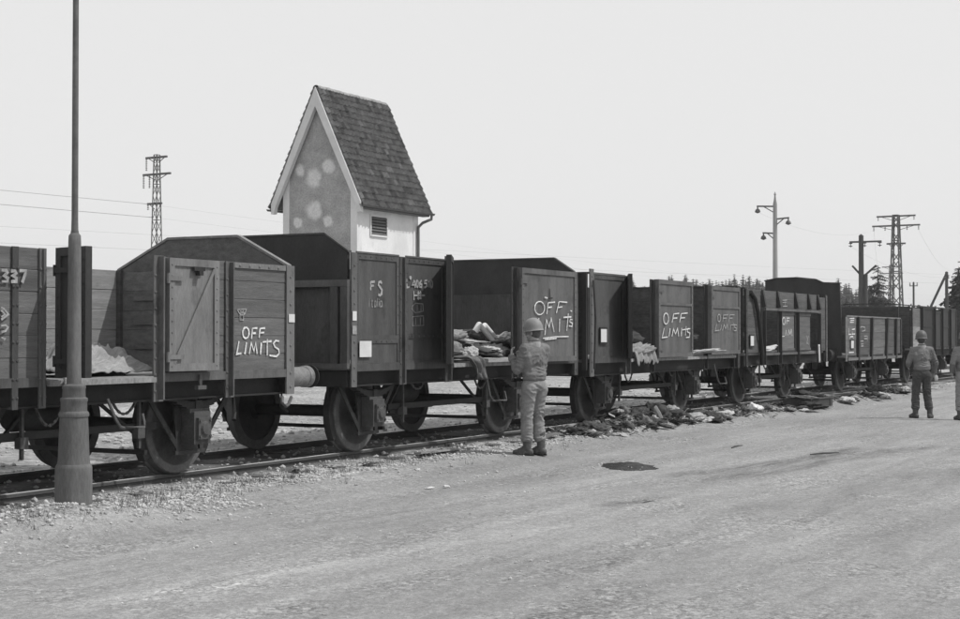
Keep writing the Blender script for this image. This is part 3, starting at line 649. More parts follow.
def gable_plate(root, x0, x1, prof, mat, name='end_panel'):
    """prof: (y, z) outline of an end wall"""
    m = MB(); m.prism(prof, x0, x1, 'x'); return m.build(name, mat, root)
def capping(root, x0, x1, pts, mat, name='end_capping', t=.03):
    m = MB()
    for a, b in zip(pts[:-1], pts[1:]):
        m.prism([(a[0], a[1] + .001), (b[0], b[1] + .001), (b[0], b[1] + t), (a[0], a[1] + t)], x0, x1, 'x')
    return m.build(name, mat, root)
def card(root, x0, x1, z0, z1, y, frame=True, mat='paper'):
    if frame:
        m = MB(); f = .03; t = .014
        m.box(x0 - f, x1 + f, y, y + t, z0 - f, z1 + f); h = m.build('label_holder', 'black_steel', root)
        m = MB(); m.box(x0, x1, y - .004, y - .0005, z0, z1); m.build('paper_label', mat, h)
    else:
        m = MB(); m.box(x0, x1, y - .005, y, z0, z1); m.build('paper_label', mat, root)
GW = 'open goods wagons standing on the track'

# ---- first wagon: weathered boards, door standing open behind the lamp post
X1 = 7.62; T, SI, SO, Ln = 2.39, 1.235, 0.985, 6.0
w = thing('goods_wagon', 'nearest boarded wagon with 337 on its side and OFF LIMITS at its right', 'goods wagon', (X1, S, 0), 0, GW)
wagon_frame(w, Ln, SI, SO, (1.42, 4.57), worn=True, buf=(True, True)); floor_boards(w, Ln, SI)
zs = steps(SI, T, 6)
plank_run(w, .04, 2.22, .0, .045, zs, 'plank_wood')
plank_run(w, 3.72, Ln - .06, .0, .045, zs, 'plank_wood')
plank_run(w, .0, Ln, WID - .045, WID, steps(SI, T, 5), 'plank_pale')
m = MB(); m.box(Ln - .1, Ln - .051, WID - .11, WID - .05, SI, T); m.box(.051, .1, WID - .11, WID - .05, SI, T); m.build('corner_post', 'plank_dark', w)
for xe, d in ((0.0, 1), (Ln, -1)):
    a, b = (xe, xe + .05) if d > 0 else (xe - .05, xe)
    end_planks(w, a, b, .06, WID - .06, steps(SI, T - .02, 5), 'plank_wood')
    prof = [(.05, T - .018), (WID - .05, T - .018), (1.72, 2.725), (.72, 2.725)]
    gable_plate(w, a, b, [prof[0], prof[1], prof[2], prof[3]], 'plank_wood')
    capping(w, a - .012, b + .012, [(.03, T - .015), (.72, 2.726), (1.72, 2.726), (WID - .03, T - .015)], 'buffer_grey')
    for y in (.7, 1.75):
        m = MB(); xo = a - .05 if d > 0 else b; m.box(xo, xo + .05, y - .05, y + .05, SO + .1, 2.68); m.build('end_stanchion', 'paint_mid', w)
    m = MB()
    for z in (1.5, 1.78, 2.06): m.box((b if d > 0 else a - .03), (b + .03 if d > 0 else a), .3, 2.2, z - .03, z + .03)
    m.build('end_batten', 'plank_wood', w)
post(w, 1.83, 1.90, SO + .0, T, 'paint_steel', web=0); post(w, 2.15, 2.23, SO, T, 'paint_mid', web=.02)
post(w, 3.66, 3.8, SO, T + .01, 'paint_mid', web=.07); post(w, 4.78, 4.92, SO, T, 'paint_mid', web=.05)
angle_post(w, Ln - .15, Ln - .005, SO, T, 'paint_leaf'); angle_post(w, .005, .15, SO, T, 'paint_leaf')
m = MB(); m.box(4.93, Ln - .16, -.018, -.006, T - .06, T - .005)
for k in range(5): m.lathe([(0.02, -.001), (0.012, -.008), (0, -.01)], (5.02 + k * .17, -.018, T - .033), 'y', 6)
m.build('top_rail', 'paint_leaf', w)
bottom_rail(w, 4.92, Ln - .15, SI, 'paint_mid'); bottom_rail(w, 3.8, 4.78, SI, 'paint_mid'); bottom_rail(w, .15, 1.83, SI, 'paint_steel'); bottom_rail(w, 1.9, 2.15, SI, 'paint_steel')
d = leaf(w, 2.36, .46, 103, SI + .02, T + .01, 'paint_dark')
d = leaf(w, 3.79, .75, 1.5, SI + .04, T - .01, 'paint_leaf', y=-.075, style='brace')
m = MB(); m.box(2.24, 3.66, -.06, -.021, SI - .06, SI - .012); m.build('door_sill', 'floor_wood', w)
m = MB(); m.box(2.24, 3.66, -.02, .054, SI - .05, SI - .002); m.build('floor_edge', 'plank_pale', w)
m = MB(); m.tube([(4.33, -.05, SI), (4.33, -.05, SI - .13)], .02, 6); m.box(4.27, 4.40, -.075, -.03, SI - .15, SI - .11); m.build('door_catch', 'iron_worn', w)
ribbon(LET['off_a'], -.008, .029).build('painted_lettering', 'white_paint', w)
ribbon(LET['emblem_a'], -.008, .016).build('stencil_emblem', 'faded_paint', w)
ribbon(LET['num_a'], -.026, .042).build('stencil_number', 'faded_paint', w)
ribbon(LET['dia_a'], -.026, .028).build('stencil_emblem', 'faded_paint', w)
ribbon(LET['mark_a'], -.026, .026).build('stencil_mark', 'faded_paint', w)
card(w, Ln - .125, Ln - .015, 1.77, 1.86, -.03, False)
stirrup(w, 3.05, -.05, SO + .05, .76, .42)
m = MB(); m.tube([(5.72, -.06, .96), (5.66, -.1, .9), (5.7, -.12, .86), (5.78, -.1, .88), (5.9, -.05, .95)], .02, 6); m.build('rope_hook', 'iron_worn', w)

# ---- second wagon: dark steel sheet, FS and Italia stencils, pointed ends
X2 = 14.77; T, SI, SO, Ln = 2.6, 1.265, 1.02, 6.4
w = thing('goods_wagon', 'dark steel wagon stencilled FS Italia with a heap in its open doorway', 'goods wagon', (X2, S, 0), 0, GW)
wagon_frame(w, Ln, SI, SO, (.82, 4.69), skip=True); floor_boards(w, Ln, SI)
steel_panel(w, .1, 1.10, 1.58, T, 'paint_steel'); steel_panel(w, .1, 1.10, SI, 1.578, 'paint_steel', frame=.045)
steel_panel(w, 1.24, 2.24, SI, T, 'paint_steel', split=1.62)
steel_panel(w, 4.3, Ln - .1, SI, T, 'paint_steel'); bottom_rail(w, .12, 1.09, SI - .001, 'paint_steel'); bottom_rail(w, 1.25, 2.24, SI - .001, 'paint_steel'); bottom_rail(w, 4.3, Ln - .12, SI - .001, 'paint_steel')
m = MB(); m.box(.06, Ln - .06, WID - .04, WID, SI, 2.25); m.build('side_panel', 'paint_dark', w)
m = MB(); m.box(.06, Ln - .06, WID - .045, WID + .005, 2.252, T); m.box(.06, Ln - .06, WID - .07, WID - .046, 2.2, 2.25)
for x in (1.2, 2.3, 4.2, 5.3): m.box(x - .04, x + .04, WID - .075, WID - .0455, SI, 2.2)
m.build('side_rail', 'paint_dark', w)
for xe, dd in ((0.0, 1), (Ln, -1)):
    a, b = (xe, xe + .05) if dd > 0 else (xe - .05, xe)
    gable_plate(w, a, b, [(.04, 2.28), (WID - .04, 2.28), (WID - .04, T), (2.12, 2.82), (.36, 2.82), (.04, T)], 'paint_dark')
    capping(w, a - .01, b + .01, [(.02, T + .002), (.36, 2.821), (2.14, 2.821), (WID - .02, T + .002)], 'paint_steel', t=.022)
    m = MB(); m.box(a, b, .1, WID - .1, SI, 2.278); m.build('end_panel', 'paint_steel', w)
    xo, xi = (a - .06, a - .0005) if dd > 0 else (b + .0005, b + .06)
    m = MB(); m.box(xo, xi, .0, WID, 2.2, 2.28); m.build('end_beam', 'paint_mid', w)
    m = MB(); m.box(xo, xi, .0, WID, SI - .03, SI + .03); m.build('end_beam', 'paint_mid', w)
    for y in (.0, .14, 1.2, WID - .12):
        m = MB(); m.box(xo, xi, y, y + .1, SI + .032, 2.198); m.build('end_stanchion', 'paint_steel', w)
angle_post(w, .0, .115, SO, T, 'paint_mid'); post(w, 1.09, 1.25, SO, T, 'paint_steel', web=.035)
post(w, 2.24, 2.4, SO, T + .06, 'paint_steel', web=.05); post(w, 4.14, 4.3, SO, T, 'paint_dark', web=.06); angle_post(w, Ln - .12, Ln, SO, T, 'paint_steel')
m = MB(); m.box(.12, 1.08, -.02, .0, T - .0, T + .02); m.box(1.25, 2.24, -.02, 0, T, T + .02); m.build('top_rail', 'paint_mid', w)
d = leaf(w, 2.34, .8, 153, SI + .0, T + .04, 'paint_dark', y=-.05)
d = leaf(w, 4.25, 1.84, .4, SI - .02, T - .01, 'paint_door', y=-.1)
dl = ribbon(LET['off_b'], -.0345, .026, dx=-4.25).build('painted_lettering', 'white_paint', d)
ribbon(LET['latch_b'], -.0345, .03, dx=-4.25).build('door_catch', 'black_steel', d)
m = MB(); m.box(2.4, 4.14, -.06, -.007, SI - .055, SI - .004); m.build('door_sill', 'floor_wood', w)
ribbon(LET['fs'], -.005, .045).build('stencil_lettering', 'faded_paint', w)
ribbon(LET['italia'], -.005, .027).build('stencil_lettering', 'dim_paint', w)
ribbon(LET['number_b'], -.0135, .032).build('stencil_number', 'faded_paint', w)
ribbon(LET['logo_b'], -.0135, .034).build('stencil_emblem', 'faded_paint', w)
ribbon(LET['logo_c'], -.005, .022).build('stencil_emblem', 'dim_paint', w)
ribbon(LET['logo_d'], -.005, .02).build('stencil_emblem', 'dim_paint', w)
card(w, .17, .43, 1.37, 1.56, -.022, False); card(w, .005, .09, 1.80, 1.91, -.03, False); card(w, .005, .09, 1.64, 1.74, -.03, False, 'faded_paint')
stirrup(w, 3.36, -.06, SI - .06, .73, .5)
m = MB(); m.tube([(2.35, -.03, 1.42), (2.55, -.1, 1.4)], .015, 6); m.build('door_bar', 'iron_worn', w)

# ---- third wagon: two OFF LIMITS leaves standing in a wide opening
X3 = 21.65; T, SI, SO, Ln = 2.6, 1.25, .98, 7.4
w = thing('goods_wagon', 'wagon with two narrow OFF LIMITS door leaves and a framed white card', 'goods wagon', (X3, S, 0), 0, GW)
wagon_frame(w, Ln, SI, SO, (1.02, 5.25), spoked=(True, True), buf=(False, False)); floor_boards(w, Ln, SI)
steel_panel(w, .12, 1.44, SI, T, 'paint_steel'); bottom_rail(w, .14, 1.44, SI - .001, 'paint_steel')
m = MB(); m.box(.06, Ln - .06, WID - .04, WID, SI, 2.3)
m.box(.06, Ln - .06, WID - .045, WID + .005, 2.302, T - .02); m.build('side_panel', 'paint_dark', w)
for xe, dd in ((0.0, 1), (Ln, -1)):
    a, b = (xe, xe + .05) if dd > 0 else (xe - .05, xe)
    end_planks(w, a, b, .06, WID - .06, steps(SI, T, 5), 'plank_dark')
    for y in (.02, .75, 1.7, WID - .1):
        m = MB(); xo = a - .06 if dd > 0 else b + .001; m.box(xo, xo + .059, y, y + .08, SO + .1, T + .02); m.build('end_stanchion', 'paint_dark', w)
    capping(w, a - .02, b + .02, [(.0, T), (WID, T)], 'paint_dark', t=.03)
angle_post(w, -.01, .14, SO, T + .08, 'paint_mid'); post(w, 1.44, 1.6, SO, T + .02, 'paint_steel', web=.06)
post(w, 2.56, 2.68, SO, T, 'paint_dark', web=.05); post(w, 5.3, 5.42, SO, T, 'paint_dark', web=.05); post(w, 7.05, 7.17, SO, T, 'paint_dark', web=.06)
angle_post(w, Ln - .14, Ln, SO, T, 'paint_dark')
m = MB(); m.box(.14, 1.44, -.02, .0, T, T + .03); m.build('top_rail', 'paint_mid', w)
d = leaf(w, 1.54, .66, 156, SI, T + .03, 'paint_dark', y=-.05)
d = leaf(w, 2.64, 1.68, .3, SI + .0, T, 'paint_door', y=-.1, split=2.18, thick=.1)
ribbon(LET['off_c'], -.0505, .03, dx=-2.64).build('painted_lettering', 'white_paint', d)
d = leaf(w, 5.36, 1.68, .3, SI + .02, T - .03, 'paint_door', y=-.1, split=2.17, thick=.1)
ribbon(LET['off_d'], -.0505, .026, dx=-5.36).build('painted_lettering', 'faded_paint', d)
m = MB(); m.box(1.6, 7.05, -.06, -.023, SI - .06, SI - .01); m.build('door_sill', 'floor_wood', w)
card(w, .4, .63, 1.52, 1.73, -.03)
stirrup(w, 5.9, -.06, SO + .1, .7, .5)
m = MB(); m.tube([(.06, -.05, 2.5), (.05, -.09, 1.9), (.06, -.06, 1.1)], .015, 6); m.build('handrail', 'iron', w, smooth=True)

# ---- fourth wagon: boarded, with upper boards, a rail and two leaves
X4 = 29.46; T, SI, SO, Ln = 2.58, 1.27, 1.0, 6.2
w = thing('goods_wagon', 'boarded wagon with short upper boards over two leaves and a curved strap', 'goods wagon', (X4, S, 0), 0, GW)
wagon_frame(w, Ln, SI, SO, (.95, 4.3), spoked=(False, True), buf=(False, True)); floor_boards(w, Ln, SI)
plank_run(w, .06, 1.02, .0, .04, steps(SI, T, 5), 'plank_far')
plank_run(w, 5.43, Ln - .03, .0, .04, steps(SI, T - .05, 5), 'plank_far')
plank_run(w, 1.2, 5.43, .0, .04, steps(2.22, T, 2), 'plank_far')
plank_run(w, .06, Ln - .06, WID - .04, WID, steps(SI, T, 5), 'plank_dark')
for xe, dd in ((0.0, 1), (Ln, -1)):
    a, b = (xe, xe + .05) if dd > 0 else (xe - .05, xe)
    end_planks(w, a, b, .06, WID - .06, steps(SI, T, 5), 'plank_dark')
    capping(w, a - .02, b + .02, [(.0, T), (WID, T)], 'paint_dark', t=.03)
m = MB(); m.box(1.2, 5.42, -.07, -.025, 2.16, 2.215); m.build('top_rail', 'paint_mid', w)
for x in (1.13, 2.2, 3.55, 4.6, 5.4):
    m = MB(); m.prism([(-.006, 2.22), (-.10, 2.24), (-.03, T + .01), (-.006, T + .01)], x - .045, x + .045, 'x'); m.build('side_bracket', 'paint_dark', w)
for x0, x1 in ((1.04, 1.2), (2.18, 2.36), (3.5, 3.72), (5.35, 5.45)): post(w, x0, x1, SO, 2.155, 'paint_dark', web=.07)
angle_post(w, 0.0, .1, SO, T, 'paint_dark'); angle_post(w, Ln - .1, Ln, SO, T, 'plank_wood')
for x0, x1, key in ((2.36, 3.46, 'off_e'), (3.74, 4.76, None)):
    m = MB(); m.box(0, x1 - x0, 0, .05, SI, 2.15); d = m.build('door_leaf', 'plank_wood', w, (x0, -.006, 0))
    m = MB()
    for z in (SI + .03, 2.08): m.box(.0, x1 - x0, -.018, -.0005, z, z + .05)
    m.build('door_frame', 'paint_mid', d)
    if key: ribbon(LET[key], -.004, .03, dx=-x0).build('painted_lettering', 'white_paint', d)
ribbon(LET['mark_e'], -.01, .028).build('stencil_mark', 'faded_paint', w)
m = MB(); m.tube([(.28, -.03, 2.52), (.5, -.05, 2.4), (.68, -.06, 2.1), (.82, -.06, 1.7), (.98, -.05, 1.25), (1.0, -.04, 1.02)], .045, 8); m.build('curved_strap', 'black_steel', w, smooth=True)
card(w, .25, .46, 1.42, 1.62, -.035)
m = MB(); m.box(1.2, 5.35, -.05, -.023, SI - .06, SI - .01); m.build('door_sill', 'paint_mid', w)

# ---- fifth wagon: low boarded sides, tall rounded left end
X5 = 37.4; T, SI, SO, Ln = 2.1, 1.12, .98, 6.3
w = thing('goods_wagon', 'low pale-boarded wagon with slanted ribs and a tall round-topped left end', 'goods wagon', (X5, S, 0), 0, GW)
wagon_frame(w, Ln, SI, SO, (1.3, 4.9)); floor_boards(w, Ln, SI)
bays = ((.18, 1.12), (1.3, 2.6), (2.82, 4.3), (4.6, 5.4), (5.62, 6.2))
for k, (x0, x1) in enumerate(bays): plank_run(w, x0, x1, .0, .04, steps(SI, T, 5), 'plank_wood' if k in (0, 2) else 'plank_far')
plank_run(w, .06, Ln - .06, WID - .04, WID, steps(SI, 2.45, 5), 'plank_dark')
arch = [(.1, SI), (2.05, SI), (2.05, 3.02), (1.75, 3.08), (1.2, 3.09), (.75, 3.04), (.55, 2.95), (.13, 2.93), (.1, 2.2)]
gable_plate(w, 0.0, .06, arch, 'paint_dark'); capping(w, -.02, .08, [(.1, 2.93), (.55, 2.951), (.75, 3.041), (1.2, 3.091), (1.75, 3.081), (2.07, 3.02)], 'paint_dark', t=.025)
end_planks(w, 0.0, .05, 2.06, WID - .05, steps(SI, 2.45, 5), 'plank_dark')
end_planks(w, Ln - .05, Ln, .06, WID - .06, steps(SI, 2.45, 5), 'plank_dark')
for x, sl in ((1.21, 0), (2.7, .12), (4.45, .18), (5.51, .06)):
    m = MB(); m.prism([(x - .07 - sl, SO), (x + .05 - sl, SO), (x + .09, T + .01), (x - .03, T + .01)], -.07, -.006, 'y'); m.build('side_post', 'paint_dark', w)
angle_post(w, 0.0, .14, SO, T, 'paint_leaf'); angle_post(w, Ln - .12, Ln, SO, T, 'paint_dark')
m = MB(); m.box(.14, Ln - .12, -.05, -.006, SO + .02, SO + .09); m.build('bottom_rail', 'plank_wood', w)
m = MB(); m.box(.14, Ln - .12, -.02, .0, T + .001, T + .04); m.build('top_rail', 'paint_leaf', w)
ribbon(LET['mark_f'], -.009, .04).build('stencil_lettering', 'white_paint', w); ribbon(LET['mark_g'], -.009, .045).build('stencil_lettering', 'faded_paint', w)
card(w, .52, .78, 1.31, 1.5, -.02)

# ---- sixth wagon, behind the two soldiers on the right, and the one beyond the frame's edge
def far_wagon(X, Ln, label, bright):
    T, SI, SO = 2.5, 1.25, 1.0
    w = thing('goods_wagon', label, 'goods wagon', (X, S, 0), 0, GW)
    wagon_frame(w, Ln, SI, SO, (1.4, Ln - 1.4)); floor_boards(w, Ln, SI)
    if bright:
        plank_run(w, .08, 1.2, .0, .04, steps(SI, 1.9, 3), 'plank_pale'); plank_run(w, .08, 1.2, .0, .04, steps(1.9, T - .05, 2), 'plank_wood')
    else: steel_panel(w, .08, 1.2, SI, T, 'paint_dark')
    steel_panel(w, 1.3, 3.1, SI, T, 'black_steel', split=1.9); steel_panel(w, 3.2, 4.3, SI, T - .1, 'paint_dark'); 
    steel_panel(w, 4.4, 5.6, SI, T, 'paint_dark', split=1.9); steel_panel(w, 5.7, Ln - .08, SI, T, 'paint_dark')
    m = MB(); m.box(.06, Ln - .06, WID - .04, WID, SI, T); m.build('side_panel', 'paint_dark', w)
    for xe, dd in ((0.0, 1), (Ln, -1)):
        a, b = (xe, xe + .05) if dd > 0 else (xe - .05, xe)
        end_planks(w, a, b, .06, WID - .06, steps(SI, T, 5), 'plank_dark')
        capping(w, a - .02, b + .02, [(.0, T), (.6, T + .06), (1.9, T + .06), (WID, T)], 'paint_dark', t=.03)
    for x in (1.25, 3.15, 4.35, 5.65): post(w, x - .05, x + .05, SO, T, 'paint_dark')
    angle_post(w, 0, .08, SO, T, 'paint_dark'); angle_post(w, Ln - .08, Ln, SO, T, 'paint_dark')
    m = MB(); m.box(.08, Ln - .08, -.02, 0, T + .001, T + .03); m.build('top_rail', 'paint_dark', w)
far_wagon(45.1, 6.9, 'dark steel wagon with one pale boarded bay behind the soldier on the right', True)
far_wagon(53.2, 6.9, 'farthest dark wagon at the right edge beyond the pale boarded bay', False)

# ------------------------------------------------------------------ transformer tower beyond the train
TX, TY = 41.18, 26.5; TW, TL = 2.94, 3.92; EV = 5.98; RY, RZ = 1.52, 9.80
def gable_material():
    m = bpy.data.materials.new('roughcast'); m.use_nodes = True; t = m.node_tree; N = t.nodes; L = t.links
    b = N['Principled BSDF']; b.inputs['Roughness'].default_value = 0.95; b.inputs['Specular IOR Level'].default_value = 0.15
    tc = N.new('ShaderNodeTexCoord')
    def noi(sc, det=5, ro=.6):
        n = N.new('ShaderNodeTexNoise'); n.inputs['Scale'].default_value = sc; n.inputs['Detail'].default_value = det
        n.inputs['Roughness'].default_value = ro; L.new(tc.outputs['Object'], n.inputs['Vector']); return n
    def mr(v, a, bb, c, d):
        q = N.new('ShaderNodeMapRange'); q.interpolation_type = 'SMOOTHSTEP'; q.inputs[1].default_value = a; q.inputs[2].default_value = bb
        q.inputs[3].default_value = c; q.inputs[4].default_value = d; L.new(v, q.inputs[0]); return q.outputs[0]
    def mt(op, a, c):
        q = N.new('ShaderNodeMath'); q.operation = op
        for i, k in enumerate((a, c)):
            if isinstance(k, (int, float)): q.inputs[i].default_value = k
            else: L.new(k, q.inputs[i])
        return q.outputs[0]
    wob = noi(3.5, 4); mask = None
    # pale round patches of newer plaster (centre y, z and radius in metres)
    for (py, pz, r) in ((2.28, 7.13, .20), (1.72, 6.85, .33), (1.12, 7.20, .26), (1.70, 5.78, .33), (2.36, 5.42, .19), (1.13, 5.42, .2)):
        d = N.new('ShaderNodeVectorMath'); d.operation = 'DISTANCE'
        v = N.new('ShaderNodeVectorMath'); v.operation = 'MULTIPLY'; L.new(tc.outputs['Object'], v.inputs[0]); v.inputs[1].default_value = (0, 1, 1)
        L.new(v.outputs[0], d.inputs[0]); d.inputs[1].default_value = (0, py, pz)
        dd = mt('ADD', d.outputs['Value'], mt('MULTIPLY', mt('SUBTRACT', wob.outputs['Fac'], .5), .28))
        k = mr(dd, r * .55, r * 1.2, 1, 0); mask = k if mask is None else mt('MAXIMUM', mask, k)
    base = mt('MULTIPLY', mr(noi(1.1, 5).outputs['Fac'], .3, .7, .31, .43), mr(noi(24, 6, .85).outputs['Fac'], .25, .75, .62, 1.38))
    q = N.new('ShaderNodeMix'); q.data_type = 'FLOAT'; L.new(mask, q.inputs[0]); L.new(base, q.inputs[2])
    L.new(mr(noi(18, 4).outputs['Fac'], .2, .8, .55, .76), q.inputs[3])
    L.new(q.outputs[0], b.inputs['Base Color'])
    bp = N.new('ShaderNodeBump'); bp.inputs['Strength'].default_value = .6; bp.inputs['Distance'].default_value = .02
    L.new(noi(30, 5, .8).outputs['Fac'], bp.inputs['Height']); L.new(bp.outputs[0], b.inputs['Normal'])
    MATS['roughcast'] = m
gable_material()
tw = thing('transformer_tower', 'narrow gabled plaster tower with steep tiled roof rising behind the train', 'tower', (TX, TY, 0))
def sl(y): return RZ - abs(y - RY) * (RZ - 5.95) / (RY + .26)     # underside line of the roof
top = [(0.0, sl(0) - .12), (RY, RZ - .14), (TW, sl(TW) - .12)]
m = MB(); m.prism([(.2495, 0), (TW - .2495, 0), (TW - .2495, sl(TW - .2495) - .1), (RY, RZ - .12), (.2495, sl(.2495) - .1)], .03, .3, 'x'); m.build('gable_wall', 'roughcast', tw)
m = MB(); m.prism([(0.25, 0), (TW - .25, 0), (TW - .25, sl(TW - .25) - .1), (RY, RZ - .12), (.25, sl(.25) - .1)], TL - .3, TL - .03, 'x'); m.build('gable_wall', 'roughcast', tw)
m = MB(); m.box(.301, TL - .301, .02, .25, 0, EV + .1); m.build('wall', 'plaster_white', tw)
m = MB(); m.box(.301, TL - .301, TW - .25, TW - .02, 0, EV + .1); m.build('wall', 'plaster_white', tw)
for x0 in (0.0, TL - .3):
    for y0 in (0.0, TW - .25):
        m = MB(); a = y0 if y0 == 0 else y0 + .0005; b = y0 + .249; m.prism([(a, 0), (b, 0), (b, sl(b) - .1), (a, sl(a) - .1)], x0, x0 + .3, 'x'); m.build('corner_pilaster', 'trim_pale' if False else ['trim_pale', 'plaster_white'][1 if y0 == 0 else 0], tw)
# roof slabs, tiles
XA, XB = -.16, TL + .38
for sgn in (-1, 1):
    ye = RY + sgn * (RY + .28) if sgn < 0 else RY + (TW - RY + .36)
    e = (ye, sl(ye)); ridge = (RY, RZ)
    m = MB(); m.prism([ridge, e, (e[0], e[1] - .07), (RY, RZ - .09)], XA + .02, XB - .02, 'x'); m.build('roof', 'roof_tile', tw)
    dv = Vector((e[0] - RY, e[1] - RZ)); Ls = dv.length; dv.normalize(); nv = Vector((-dv.y, dv.x)) if sgn > 0 else Vector((dv.y, -dv.x))
    if nv.y < 0: nv = -nv
    rows = 18; cols = 22; m = MB(); cw = (XB - XA) / cols; rh = (Ls + .06) / rows
    for r in range(rows):
        for c in range(cols):
            x = XA + c * cw; s0 = r * rh; s1 = s0 + rh * 1.12
            jl = rnd.uniform(-.012, .02); prof = [(0, .03), (.25, .125), (.5, .1), (.75, -.01), (1.0, .025)]
            vs = []
            for (s_, lift) in ((s0, .0), (s1, .034 + jl)):
                for (u, h) in prof:
                    p = Vector(ridge) + dv * s_ + nv * (h + lift); vs.append((x + u * cw * .99, p.x, p.y))
            m.cur = 1 if rnd.random() < .16 else 2 if rnd.random() < .06 else 0
            for (u, h) in prof:
                p = Vector(ridge) + dv * s1 + nv * .0; vs.append((x + u * cw * .99, p.x, p.y))
            m.add(vs, [(i, i + 1, 6 + i, 5 + i) for i in range(4)] + [(5 + i, 6 + i, 11 + i, 10 + i) for i in range(4)])
    rt = m.build('roof_tile', ['roof_tile', 'roof_tile_dark', 'roof_tile_pale'], tw); rt['kind'] = 'stuff'
m0 = MB()
n = 8; vs = []
for i, xx_ in enumerate((0, .38)):
    for k in range(n + 1):
        t = math.pi * k / n; r = .12 + .015 * i; vs.append((xx_, r * math.cos(t), r * .9 * math.sin(t)))
for i, xx_ in enumerate((0, .38)):
    for k in range(n + 1):
        t = math.pi * k / n; r = .095 + .015 * i; vs.append((xx_, r * math.cos(t), r * .9 * math.sin(t) - .02))
o2 = 2 * (n + 1)
fs = [(k, k + 1, n + 2 + k, n + 1 + k) for k in range(n)] + [(o2 + k, o2 + n + 1 + k, o2 + n + 2 + k, o2 + k + 1) for k in range(n)] + [(n + 1 + k, n + 2 + k, o2 + n + 2 + k, o2 + n + 1 + k) for k in range(n)]
m0.add(vs, fs); rme = m0.mesh('ridge_tile', 'ridge_mortar', True)
x = XA
while x < XB - .2: link('ridge_tile', rme, tw, (x, RY, RZ - .0 + rnd.uniform(-.008, .008)), (0, R(rnd.uniform(-1, 1)), 0)); x += .355
# pale barge boards with small returns at the eaves
for xa, xb in ((XA - .05, XA + .12),):
    for sgn in (-1, 1):
        ye = RY + sgn * (RY + .26) if sgn < 0 else RY + (TW - RY + .34)
        w_ = .26
        poly = [(RY, RZ + .03), (ye, sl(ye) + .03), (ye, sl(ye) - .30), (ye - sgn * .12, sl(ye) - .30), (ye - sgn * .16, sl(ye) - .08 + .0), (RY, RZ - w_ * 2.3)]
        m = MB(); m.prism(poly, xa, xb, 'x'); m.build('barge_board', 'trim_pale', tw)
# eaves gutter, downpipe
for y0, zz in ((-.33, 5.9), (TW + .42, 5.86)):
    m = MB(); arc = [(y0 + .075 * math.cos(t), zz + .075 * math.sin(t)) for t in [math.pi + math.pi * k / 8 for k in range(9)]]
    arc2 = [(y0 + .06 * math.cos(t), zz + .06 * math.sin(t)) for t in [2 * math.pi - math.pi * k / 8 for k in range(9)]]
    m.prism(arc + arc2, XA - .1, XB + .12, 'x'); m.build('gutter', 'zinc', tw)
m = MB(); m.box(XA + .2, XB - .05, -.27, -.0, 5.78, 5.86); m.build('eaves_board', 'zinc', tw)
m = MB(); m.tube([(XB + .0, -.33, 5.86), (XB - .0, -.32, 5.70), (XB - .30, -.14, 5.56), (TL - .1, -.07, 5.40), (TL - .1, -.07, 5.2), (TL - .1, -.07, 0.1)], .05, 10); m.build('downpipe', 'zinc', tw, smooth=True)
# louvred vent in the white wall
lv = MB(); vx0, vx1, vz0, vz1 = .86, 1.84, 4.98, 5.58
for a in ((vx0 - .06, vx0, vz0 - .06, vz1 + .06), (vx1, vx1 + .06, vz0 - .06, vz1 + .06)): lv.box(a[0], a[1], -.02, .03, a[2], a[3])
lv.box(vx0, vx1, -.02, .03, vz1, vz1 + .06); lv.box(vx0, vx1, -.035, .03, vz0 - .06, vz0)
lf = lv.build('vent_frame', 'trim_pale', tw)
m = MB(); m.box(vx0, vx1, .012, .0195, vz0, vz1); m.build('vent_back', 'black_steel', lf)
for k in range(6):
    z = vz0 + .05 + k * .1; m = MB(); m.prism([(-.03, z - .03), (-.022, z - .035), (.01, z + .025), (.002, z + .03)], vx0 + .001, vx1 - .001, 'x'); m.build('slat', 'zinc', lf)
m = MB()
for yy, zz in ((.1, 5.2), (.1, 4.5)):
    m.tube([(TL - .1, .02, zz), (TL - .1, -.12, zz)], .012, 6)
m.build('pipe_bracket', 'zinc', tw)

# ------------------------------------------------------------------ steel lamp post beside the track
lp = thing('lamp_post', 'tall stepped steel post standing in front of the nearest wagon', 'post', (POLE[0], POLE[1], 0))
m = MB(); m.lathe([(.152, .1), (.15, .53), (.146, .55), (.135, .565)], n=24); m.build('base', 'pole_paint', lp, smooth=True)
m = MB(); m.lathe([(.134, .5652), (.128, .6), (.114, .95), (.122, .955), (.124, .975), (.118, .99), (.107, 1.0), (.107, 1.075), (.113, 1.085), (.111, 1.105), (.094, 1.115), (.092, 1.18), (.097, 1.19), (.094, 1.21), (.062, 1.225)], n=24); m.build('stepped_sleeve', 'pole_paint', lp, smooth=True)
m = MB(); m.lathe([(.0615, 1.2255), (.058, 1.3), (.052, 2.40), (.05, 2.45), (.03, 2.475)], n=20); m.build('shaft', 'pole_paint', lp, smooth=True)
m = MB(); m.lathe([(.0295, 2.4755), (.027, 2.6), (.02, 7.4), (.0, 7.42)], n=14); m.build('upper_tube', 'zinc', lp, smooth=True)
m = MB(); m.lathe([(.0305, 2.468), (.034, 2.474), (.0305, 2.49)], n=16); m.build('collar', 'iron_worn', lp, smooth=True)

